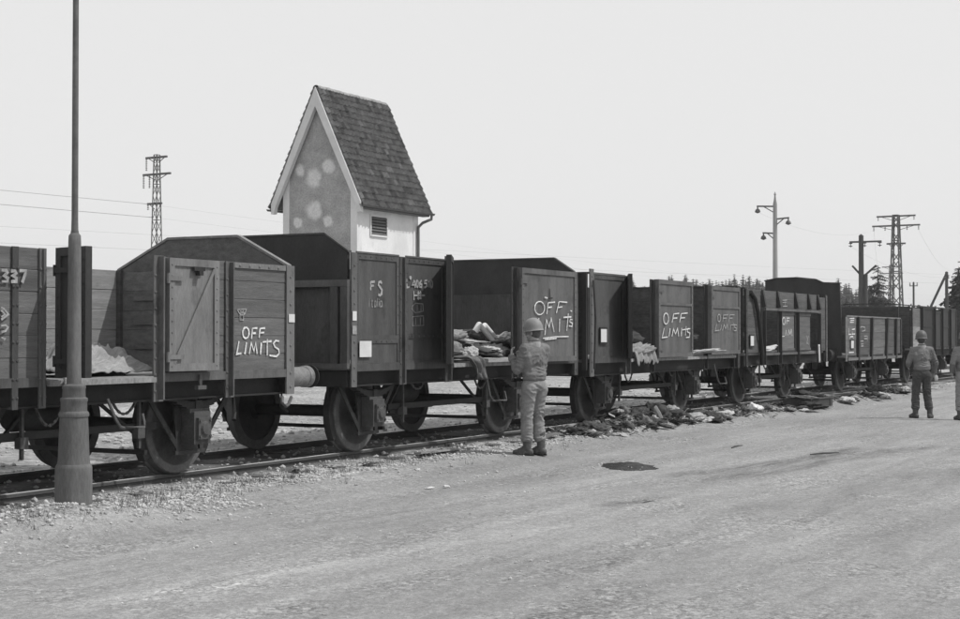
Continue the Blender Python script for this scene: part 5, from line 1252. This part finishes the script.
# ------------------------------------------------------------------ cloth, bundles and litter
def crumple(seed, flat=.5, sub=4, fold=1.25):
    bm = bmesh.new(); bmesh.ops.create_icosphere(bm, subdivisions=sub, radius=1)
    for v in bm.verts:
        p = v.co.copy(); n1 = mnoise.noise(p * 1.3 + Vector((seed * 3.1, 0, 0))); n2 = 1 - abs(mnoise.noise(p * 2.6 + Vector((0, seed * 2.7, 0)))) * 2.4; n3 = 1 - abs(mnoise.noise(p * 5.5 + Vector((0, 0, seed * 1.9)))) * 2.4
        n4 = 1 - abs(mnoise.noise(p * 10.5 + Vector((seed, 3, 0)))) * 2.4; s_ = 1 + .5 * n1 + fold * (.24 * n2 + .15 * n3 + .06 * n4); v.co = Vector((p.x * s_, p.y * s_, p.z * s_ * flat))
        if v.co.z < -.18 * flat: v.co.z = -.18 * flat + (v.co.z + .18 * flat) * .2
    me = bpy.data.meshes.new('crumpled_cloth'); bm.to_mesh(me); bm.free()
    for p in me.polygons: p.use_smooth = True
    return me
CR = {}
def cloth(mat, k):
    if (mat, k) not in CR:
        me = shared(('crumple', k), lambda: crumple(k, (.55, .35, .7, .45, .3)[k % 5])).copy(); me.materials.append(MATS[mat]); CR[(mat, k)] = me
    return CR[(mat, k)]
rc = random.Random(21)
def bundle(name, label, cat, p, size, mat, k, rz=None, group=None, tilt=0):
    o = link(name, cloth(mat, k), None, p, (tilt, rc.uniform(-.2, .2), rc.uniform(0, 6.28) if rz is None else rz), size); tag(o, label, cat, group); return o
def sheet(fn, nu, nv, mat, name='cloth'):
    """draped cloth: fn(u, v) gives a point; thickness by offset"""
    m = MB(); vs = [Vector(fn(i / nu, j / nv)) for j in range(nv + 1) for i in range(nu + 1)]
    fs = [(j * (nu + 1) + i, j * (nu + 1) + i + 1, (j + 1) * (nu + 1) + i + 1, (j + 1) * (nu + 1) + i) for j in range(nv) for i in range(nu)]
    m.add(vs, fs); o = m.build(name, mat, None, smooth=False)
    for p in o.data.polygons: p.use_smooth = True
    s_ = o.modifiers.new('thick', 'SOLIDIFY'); s_.thickness = .008; return o

# first wagon: a pale crumpled tarpaulin on the floor behind the sill
def tarp(u, v):
    x = 10.32 + u * 1.2; y = 9.72 + v * .9
    h = .2 * lump(u, v, (.5, .45), .3, .3) + .10 * lump(u, v, (.85, .35), .2, .25) + .12 * lump(u, v, (.2, .4), .2, .25)
    h += (.075 * (1 - abs(mnoise.noise((u * 4.5 + v * 2, v * 4.5, 2))) * 2.4) + .05 * (1 - abs(mnoise.noise((u * 11 - v * 3, v * 8, 6))) * 2.6)) * min(1, 6 * min(u, v, 1 - u, 1 - v) + .1) + .02 * mnoise.noise((u * 14, v * 14, 5))
    return (x + .05 * mnoise.noise((v * 6, 0, 0)), y + .05 * mnoise.noise((u * 6, 7, 0)), 1.255 + max(h, .0))
tag(sheet(tarp, 44, 40, 'cloth_stripe'), 'pale crumpled tarpaulin lying on the floor of the nearest wagon', 'tarpaulin')
bundle('clothing', 'dark garment lying by the tarpaulin in the nearest wagon', 'clothing', (11.15, 10.1, 1.27), (.25, .2, .12), 'cloth_dark', 3, .4)
def rag(u, v):
    x = 9.98 + u * .16 + .02 * math.sin(v * 9); z = 1.27 - v * .42; y = 9.54 - .03 * math.sin(u * 7 + v * 3) - .02
    return (x, y, z)
tag(sheet(rag, 10, 16, 'cloth_pale'), 'pale rag hanging from the sill beside the lamp post', 'rag')

# second wagon: a covered figure and garments heaped in the open doorway
fig = thing('person', 'figure lying under clothing in the open wagon with pale bent legs raised', 'person', (18.78, 10.2, 1.31), 0)
b = MB()
ell(b, (-.55, .12, .15), (.26, .17, .13)); ell(b, (-.1, .1, .14), (.17, .16, .12)); cap(b, (-.4, .1, .16), (-.1, .1, .15), .14, .13)
cap(b, (-.72, .1, .15), (-.88, .08, .16), .055, .055); ell(b, (-.93, .06, .17), (.1, .075, .08))
for dx, dy, kx, kz in ((.0, -.02, .28, .42), (.04, .12, .72, .41)):
    cap(b, (dx, dy + .05, .14), (kx, dy, kz + .05), .06, .046); cap(b, (kx, dy, kz + .05), (kx + .3, dy - .2, .10), .045, .032); cap(b, (kx + .3, dy - .2, .08), (kx + .42, dy - .24, .07), .032, .026)
for sy in (-1, 1): cap(b, (-.68, .12 + sy * .15, .16), (-.42, .12 + sy * .22, .13), .042, .034); cap(b, (-.42, .12 + sy * .22, .13), (-.2, .1 + sy * .18, .15), .033, .026); hand(b, (-.2, .1 + sy * .18, .15), (1, -.1, -.1), (0, 0, -1), .3, sy)
me = ev_mesh(b, .009, 3, 'figure'); me.materials.append(MATS['pale_skin']); link('body', me, fig)
def blanket(u, v):
    x = -1.15 + u * 1.45; y = -.28 + v * .75; h = .32 * math.exp(-((v - .5) / .33) ** 2) * smooth01(0, .15, u) * smooth01(1, .82, u) + .03
    h += .05 * (1 - abs(mnoise.noise((u * 6, v * 5, 9))) * 2.4) + .02 * mnoise.noise((u * 15, v * 12, 1)); return (x, y, max(.01, h))
bl = sheet(blanket, 50, 34, 'cloth_mid', 'clothing'); bl.parent = fig
GH = 'garments heaped in the open doorway of the steel wagon'
for (x, y, z, s, mat, k, lab) in ((17.5, 9.95, 1.42, (.22, .2, .24), 'cloth_mid', 0, 'grey striped garment at the left side of the doorway heap'),
        (17.72, 9.85, 1.36, (.16, .16, .18), 'cloth_pale', 4, 'pale rolled cloth at the front of the doorway heap'),
        (18.45, 9.95, 1.4, (.32, .2, .17), 'cloth_dark', 1, 'broad dark coat across the middle of the doorway heap'),
        (18.95, 9.92, 1.36, (.32, .18, .15), 'cloth_mid', 2, 'grey coat below the raised legs in the doorway heap'),
        (19.55, 10.0, 1.36, (.28, .2, .18), 'cloth_dark', 3, 'dark coat at the right side of the doorway heap'),
        (18.3, 10.25, 1.52, (.26, .22, .2), 'cloth_mid', 6, 'grey garment at the back of the doorway heap'),
        (19.95, 10.25, 1.58, (.13, .1, .09), 'cloth_pale', 7, 'small pale bundle on top of the doorway heap at right'),
        (17.6, 9.75, 1.41, (.09, .09, .08), 'cloth_pale', 5, 'small round pale bundle at the left edge of the doorway heap'),
        (17.93, 9.72, 1.38, (.1, .09, .1), 'cloth_pale', 2, 'second small round pale bundle beside the one at the left edge'),
        (18.2, 9.9, 1.55, (.2, .07, .07), 'cloth_pale', 9, 'long pale roll lying across the left of the doorway heap'),
        (19.0, 10.3, 1.56, (.3, .2, .2), 'cloth_dark', 0, 'dark garment piled behind the raised legs in the doorway heap'),
        (19.75, 10.15, 1.5, (.2, .16, .16), 'cloth_mid', 3, 'grey bundle at the right end of the doorway heap'),
        (18.05, 10.05, 1.6, (.17, .12, .14), 'cloth_mid', 5, 'grey bundle on top of the left of the doorway heap'),
        (18.75, 9.85, 1.42, (.2, .1, .12), 'cloth_pale', 1, 'pale crumpled shirt at the front middle of the doorway heap'),
        (19.5, 10.2, 1.45, (.35, .2, .16), 'cloth_mid', 8, 'grey garment behind the raised legs in the doorway heap')):
    bundle('clothing', lab, 'clothing', (x, y, z), s, mat, k, None, GH)
def drape(u, v):
    s_ = v * .72; top = .45
    if s_ < top: y, z = 9.95 - s_ * .95, 1.34 - .03 * s_
    else: y, z = 9.50 - .02 * math.sin((s_ - top) * 8), 1.31 - (s_ - top) * 1.0
    w_ = 1 - .6 * smooth01(.35, 1, v); x = 17.62 + (u - .5) * .5 * w_ + .18 * smooth01(.3, 1, v)
    return (x, y - .03 * math.sin(u * 11 + v * 3 + 1.5 * mnoise.noise((u * 4, v * 3, 8))) * (.4 + v) - .05 * mnoise.noise((u * 5, v * 5, 2)), z + .03 * mnoise.noise((u * 6, v * 6, 4)) + (.02 * math.sin(u * 19) if s_ < top else 0))
tag(sheet(drape, 30, 30, 'cloth_mid'), 'grey coat hanging out over the sill of the steel wagon', 'coat', GH)
# the pale board lying along the sill
m = MB(); m.prism([(9.47, 1.262), (9.66, 1.262), (9.66, 1.32), (9.47, 1.315)], 18.0, 19.02, 'x'); o = m.build('board', 'plank_pale'); tag(o, 'pale board lying on the sill in front of the doorway heap', 'board')
# third and fourth wagon heaps
for (x, y, z, s, mat, k, lab) in ((23.75, 9.75, 1.33, (.38, .2, .2), 'cloth_mid', 5, 'rumpled grey blanket on the sill left of the first narrow leaf'),
        (24.0, 10.1, 1.5, (.3, .3, .24), 'cloth_dark', 2, 'dark clothes piled behind the rumpled grey blanket'),
        (24.15, 10.3, 1.75, (.14, .14, .16), 'cloth_pale', 3, 'small pale cloth on the dark pile left of the first narrow leaf'),
        (26.6, 10.1, 1.5, (.42, .3, .3), 'cloth_dark', 6, 'dark pile of clothes between the two narrow leaves'),
        (26.7, 9.72, 1.29, (.4, .16, .1), 'cloth_pale', 8, 'pale cloth along the sill between the two narrow leaves'),
        (31.1, 9.75, 1.33, (.36, .16, .16), 'cloth_pale', 9, 'pale cloth on the floor at the left bay of the boarded wagon'),
        (31.2, 10.1, 1.6, (.3, .25, .2), 'cloth_mid', 1, 'grey bundle at the back of the left bay of the boarded wagon')):
    bundle('clothing', lab, 'clothing', (x, y, z), s, mat, k, None, 'clothes heaped in the wagons farther along')
def fringe(u, v):
    x = 23.35 + u * 1.0; z = 1.36 - v * (.2 + .018 * math.sin(u * 67) + .09 * mnoise.noise((u * 7, 0, 0)) + .05 * mnoise.noise((u * 23, 3, 0))); y = 9.53 - .05 * math.sin(v * 1.5) - .02 * math.sin(u * 31)
    return (x, y, z)
tag(sheet(fringe, 70, 8, 'cloth_mid'), 'ragged blanket edge hanging over the sill of the third wagon', 'blanket')
def wrag(u, v): return (34.55 + u * .17 + .05 * v, 9.50 - .02 * math.sin(u * 5), 1.42 - v * .42)
tag(sheet(wrag, 6, 10, 'paper'), 'white rag hanging from the sill at the right leaf of the boarded wagon', 'rag')

# litter of clothes along the rail
def on(x, y, dz=0): return (x, y, ground_h(x, y) + dz)
GL = 'discarded clothes and scraps along the rail'
for (x, y, s, mat, k, lab, nm, cat) in (
        (21.4, 9.45, (.2, .16, .16), 'cloth_dark', 0, 'dark garment lying flat at the near end of the litter beside the soldier', 'clothing', 'clothing'),
        (23.5, 9.75, (.24, .18, .26), 'cloth_mid', 5, 'biggest grey bundle in the litter under the third wagon', 'bundle', 'bundle'),
        (24.3, 9.5, (.2, .16, .24), 'cloth_dark', 2, 'dark coat bunched up just left of the white bowl', 'coat', 'coat'),
        (25.3, 9.2, (.24, .12, .16), 'cloth_pale', 6, 'long pale bundle right of the white bowl', 'bundle', 'bundle'),
        (27.3, 9.35, (.16, .14, .14), 'cloth_pale', 4, 'pale cloth scrap below the second wheel of the third wagon', 'clothing', 'clothing'),
        (29.4, 9.4, (.17, .11, .13), 'enamel', 7, 'bright white cloth in the litter left of the dark crate', 'clothing', 'clothing'),
        (32.3, 8.95, (.2, .2, .16), 'cloth_dark', 3, 'dark bundle touching the right end of the dark crate', 'bundle', 'bundle'),
        (34.2, 8.75, (.24, .16, .16), 'cloth_pale', 8, 'pale bundle lying right of the dark crate', 'bundle', 'bundle'),
        (35.4, 9.4, (.4, .24, .26), 'cloth_mid', 9, 'grey mound of clothes before the low wagon', 'bundle', 'bundle')):
    bundle(nm, lab, cat, on(x, y, .05), s, mat, k, None, GL)
def scraps(n, x0, x1, y0, y1, smin, smax):
    for i in range(n):
        x = rc.uniform(x0, x1); y = rc.uniform(y0, y1) + .15 * mnoise.noise((x, 0, 0)); s_ = rc.uniform(smin, smax); mat = rc.choice(('cloth_mid', 'cloth_dark', 'cloth_dark', 'cloth_dark', 'cloth_mid', 'cloth_dark', 'cloth_pale'))
        near = 'by the spare board left of the first soldier' if x < 22 else 'under the left end of the third wagon' if x < 24.5 else 'under the first narrow leaf of the third wagon' if x < 26.8 else 'under the second narrow leaf of the third wagon' if x < 30.5 else 'around the dark crate' if x < 34.2 else 'right of the dark crate' if x < 38.5 else 'before the low wagon'
        bundle('clothing', 'small %s scrap of cloth %s' % ({'cloth_mid': 'grey', 'cloth_dark': 'dark', 'cloth_pale': 'pale'}[mat], near), 'clothing', on(x, y, .015 + rc.random() ** 2 * (.16 if 22 < x < 26 and abs(y - 9.5) < .3 else .06)), (s_ * rc.uniform(.8, 1.6), s_ * rc.uniform(.6, 1), s_ * rc.uniform(.5, 1.2)), mat, rc.randrange(10), None, GL, rc.uniform(-.3, .3))
scraps(34, 20.9, 22.6, 9.25, 9.8, .035, .11); scraps(130, 22.0, 26.6, 9.0, 9.85, .035, .14); scraps(34, 26.8, 30.5, 9.05, 9.75, .03, .1); scraps(60, 29.5, 38.5, 8.6, 9.7, .04, .15); scraps(32, 38, 46, 8.9, 9.8, .06, .2); scraps(6, 12, 22, 9.3, 9.7, .03, .06)
# splinters, paper and straw too small to count, strewn through the litter
for nm_, mt_, n_, sd in (('litter_shards', 'cloth_pale', 420, 4), ('litter_straw', 'dry_grass', 500, 5), ('dark_litter', 'cloth_dark', 420, 6)):
    q = random.Random(sd); m = MB()
    for _ in range(n_):
        x = 20.8 + 25 * q.random() ** 1.5; y = 9.42 + q.gauss(0, .26); z = ground_h(x, y) + (.2 * q.random() ** 2 if 21.8 < x < 26.3 and abs(y - 9.5) < .3 else .02 + .05 * q.random()); a = q.uniform(0, 6.28); l = q.uniform(.02, .1) * (1.5 if 'straw' in nm_ else 1); w_ = l * (.12 if 'straw' in nm_ else q.uniform(.3, .9)); t = q.uniform(-.5, .5)
        dx, dy = math.cos(a), math.sin(a); p = Vector((x, y, z)); u = Vector((dx, dy, t)) * l; v = Vector((-dy, dx, q.uniform(-.5, .5))) * w_; n3 = Vector((0, 0, .008))
        m.add([p - u, p + v, p + u, p - v, p - u * .8 - n3, p + v * .8 - n3, p + u * .8 - n3, p - v * .8 - n3], [(0, 1, 2, 3), (7, 6, 5, 4), (0, 4, 5, 1), (1, 5, 6, 2), (2, 6, 7, 3), (3, 7, 4, 0)])
    o = m.build(nm_, mt_); o['kind'] = 'stuff'
bw_ = MB(); bw_.lathe([(0, 0), (.06, .0), (.11, .03), (.125, .075), (.118, .078), (.1, .035), (.0, .012)], n=22); o = bw_.build('bowl', 'enamel', None, smooth=True)
o.location = on(23.85, 9.35, .13); o.rotation_euler = (R(62), 0, R(28)); tag(o, 'round white enamel bowl lying on its side in the litter', 'bowl')
# dark wooden crate lid and broken slats
cr = thing('crate', 'flat dark wooden crate lying on the road edge before the boarded wagon', 'crate', on(31.75, 8.95, 0), R(-4))
m = MB(); m.box(-.72, .72, -.3, .3, .02, .19); m.build('box', 'box_wood', cr, bevel=.01)
for k in range(5): mm = shared('crate_slat', lambda: (lambda q: (q.box(-.74, .74, 0, .118, .191, .208), q.mesh('slat', 'box_wood'))[1])(MB())); link('slat', mm, cr, (rnd.uniform(-.06, .06), -.32 + k * .127, rnd.uniform(0, .006)), (0, 0, rnd.uniform(-.01, .01)))
for x in (-.55, .55): mm = shared('crate_batten', lambda: (lambda q: (q.box(-.04, .04, -.318, -.3005, .03, .185), q.mesh('batten', 'box_wood'))[1])(MB())); link('batten', mm, cr, (x, 0, 0))
for i, (x, y, L_, a, mat, lab) in enumerate(((30.2, 9.35, .7, .5, 'plank_pale', 'pale broken slat with a bent end left of the dark crate'), (30.0, 9.1, .5, 2.6, 'plank_pale', 'short pale slat nearest the road left of the dark crate'), (27.7, 9.15, .8, .05, 'plank_dark', 'dark board lying at the road edge below the second leaf'),
        (19.7, 9.55, 1.5, .06, 'plank_wood', 'weathered board lying along the rail behind the first soldier'), (16.9, 9.62, 1.3, .1, 'plank_pale', 'pale board beside the rail in front of the steel wagon'), (25.9, 9.55, .9, .3, 'plank_dark', 'dark slat poking out of the litter under the first narrow leaf'))):
    m = MB(); m.box(-L_ / 2, L_ / 2, -.05, .05, 0, .022); o = m.build('board', mat); o.location = on(x, y, .03); o.rotation_euler = (rnd.uniform(-.08, .08), rnd.uniform(-.05, .05), a); tag(o, lab, 'board')
for (x, y, z, s, mat, k, lab) in ((31.3, 8.95, .26, (.3, .2, .1), 'cloth_mid', 4, 'grey cloth thrown over the left end of the dark crate'), (32.1, 9.05, .27, (.24, .18, .1), 'cloth_dark', 7, 'dark cloth lying on top of the dark crate'), (31.0, 8.7, .12, (.22, .16, .14), 'cloth_dark', 1, 'dark bundle leaning on the near left corner of the dark crate')): bundle('clothing', lab, 'clothing', (x, y, z + .06), s, mat, k, None, GL)
# puddle of tar and small things on the road
def patch(name, cx, cy, rx, ry, mat, label, cat, seed, rot=0.0, n=40):
    m = MB(); vs = [(cx, cy, ground_h(cx, cy) + .006)]
    rings = 5
    for r_ in range(1, rings + 1):
        for k in range(n):
            t = 2 * math.pi * k / n; f = r_ / rings * (1 + .3 * mnoise.noise((math.cos(t) * 1.6 + seed, math.sin(t) * 1.6, 0)) + .12 * mnoise.noise((math.cos(t) * 5, math.sin(t) * 5, seed)))
            x, y = rx * f * math.cos(t), ry * f * math.sin(t); x, y = cx + x * math.cos(rot) - y * math.sin(rot), cy + x * math.sin(rot) + y * math.cos(rot)
            vs.append((x, y, ground_h(x, y) + (.006 if r_ < rings else -.004)))
    fs = [(0, 1 + k, 1 + (k + 1) % n) for k in range(n)]
    for r_ in range(rings - 1):
        for k in range(n):
            a = 1 + r_ * n; fs.append((a + k, a + n + k, a + n + (k + 1) % n, a + (k + 1) % n))
    m.add(vs, fs); o = m.build(name, mat); 
    for p in o.data.polygons: p.use_smooth = True
    tag(o, label, cat); return o
patch('tar_puddle', 17.45, 7.2, .62, .4, 'wet_tar', 'dark glossy tar puddle on the road right of the first soldier', 'puddle', 2, .49)
patch('tar_puddle', 13.95, 5.58, .17, .09, 'wet_tar', 'small dark tar streak in the road nearer than the puddle', 'puddle', 5, .2)
for (px_, x, y, s_, lab) in ((0, 15.05, 8.85, .03, 'white paper scrap on the road nearest the middle wheel'), (1, 13.79, 7.96, .04, 'larger white paper scrap lying left of its neighbour on the road'), (2, 13.97, 7.85, .03, 'small white paper scrap lying right of its neighbour on the road')):
    bundle('paper_scrap', lab, 'paper', on(x, y, .012), (s_, s_ * .7, s_ * .6), 'paper', px_, None, 'paper scraps on the road')
for (x, y, L_, a, lab) in ((20.5, 5.55, .55, -.5, 'thin dark stick lying on the road at right'), (21.1, 7.0, .5, .0, 'short twig on the road right of the tar puddle')):
    m = MB(); m.tube([(-L_ / 2, 0, .012), (0, .03, .016), (L_ / 2, .0, .012)], [.008, .011, .006], 6); o = m.build('stick', 'bark'); o.location = on(x, y); o.rotation_euler = (0, 0, a); tag(o, lab, 'stick')

# ------------------------------------------------------------------ thin haze over the whole place
hv = MB(); hv.box(-3000, 3600, -3000, 3600, -1.6, 24)
hz = bpy.data.materials.new('haze_air'); hz.use_nodes = True; ht = hz.node_tree; ht.nodes.clear()
ho = ht.nodes.new('ShaderNodeOutputMaterial'); pv = ht.nodes.new('ShaderNodeVolumePrincipled')
pv.inputs['Color'].default_value = (.95, .95, .95, 1); pv.inputs['Density'].default_value = 0.00045
ht.links.new(pv.outputs[0], ho.inputs['Volume']); MATS['haze_air'] = hz
hb = hv.build('haze', 'haze_air'); hb['kind'] = 'stuff'
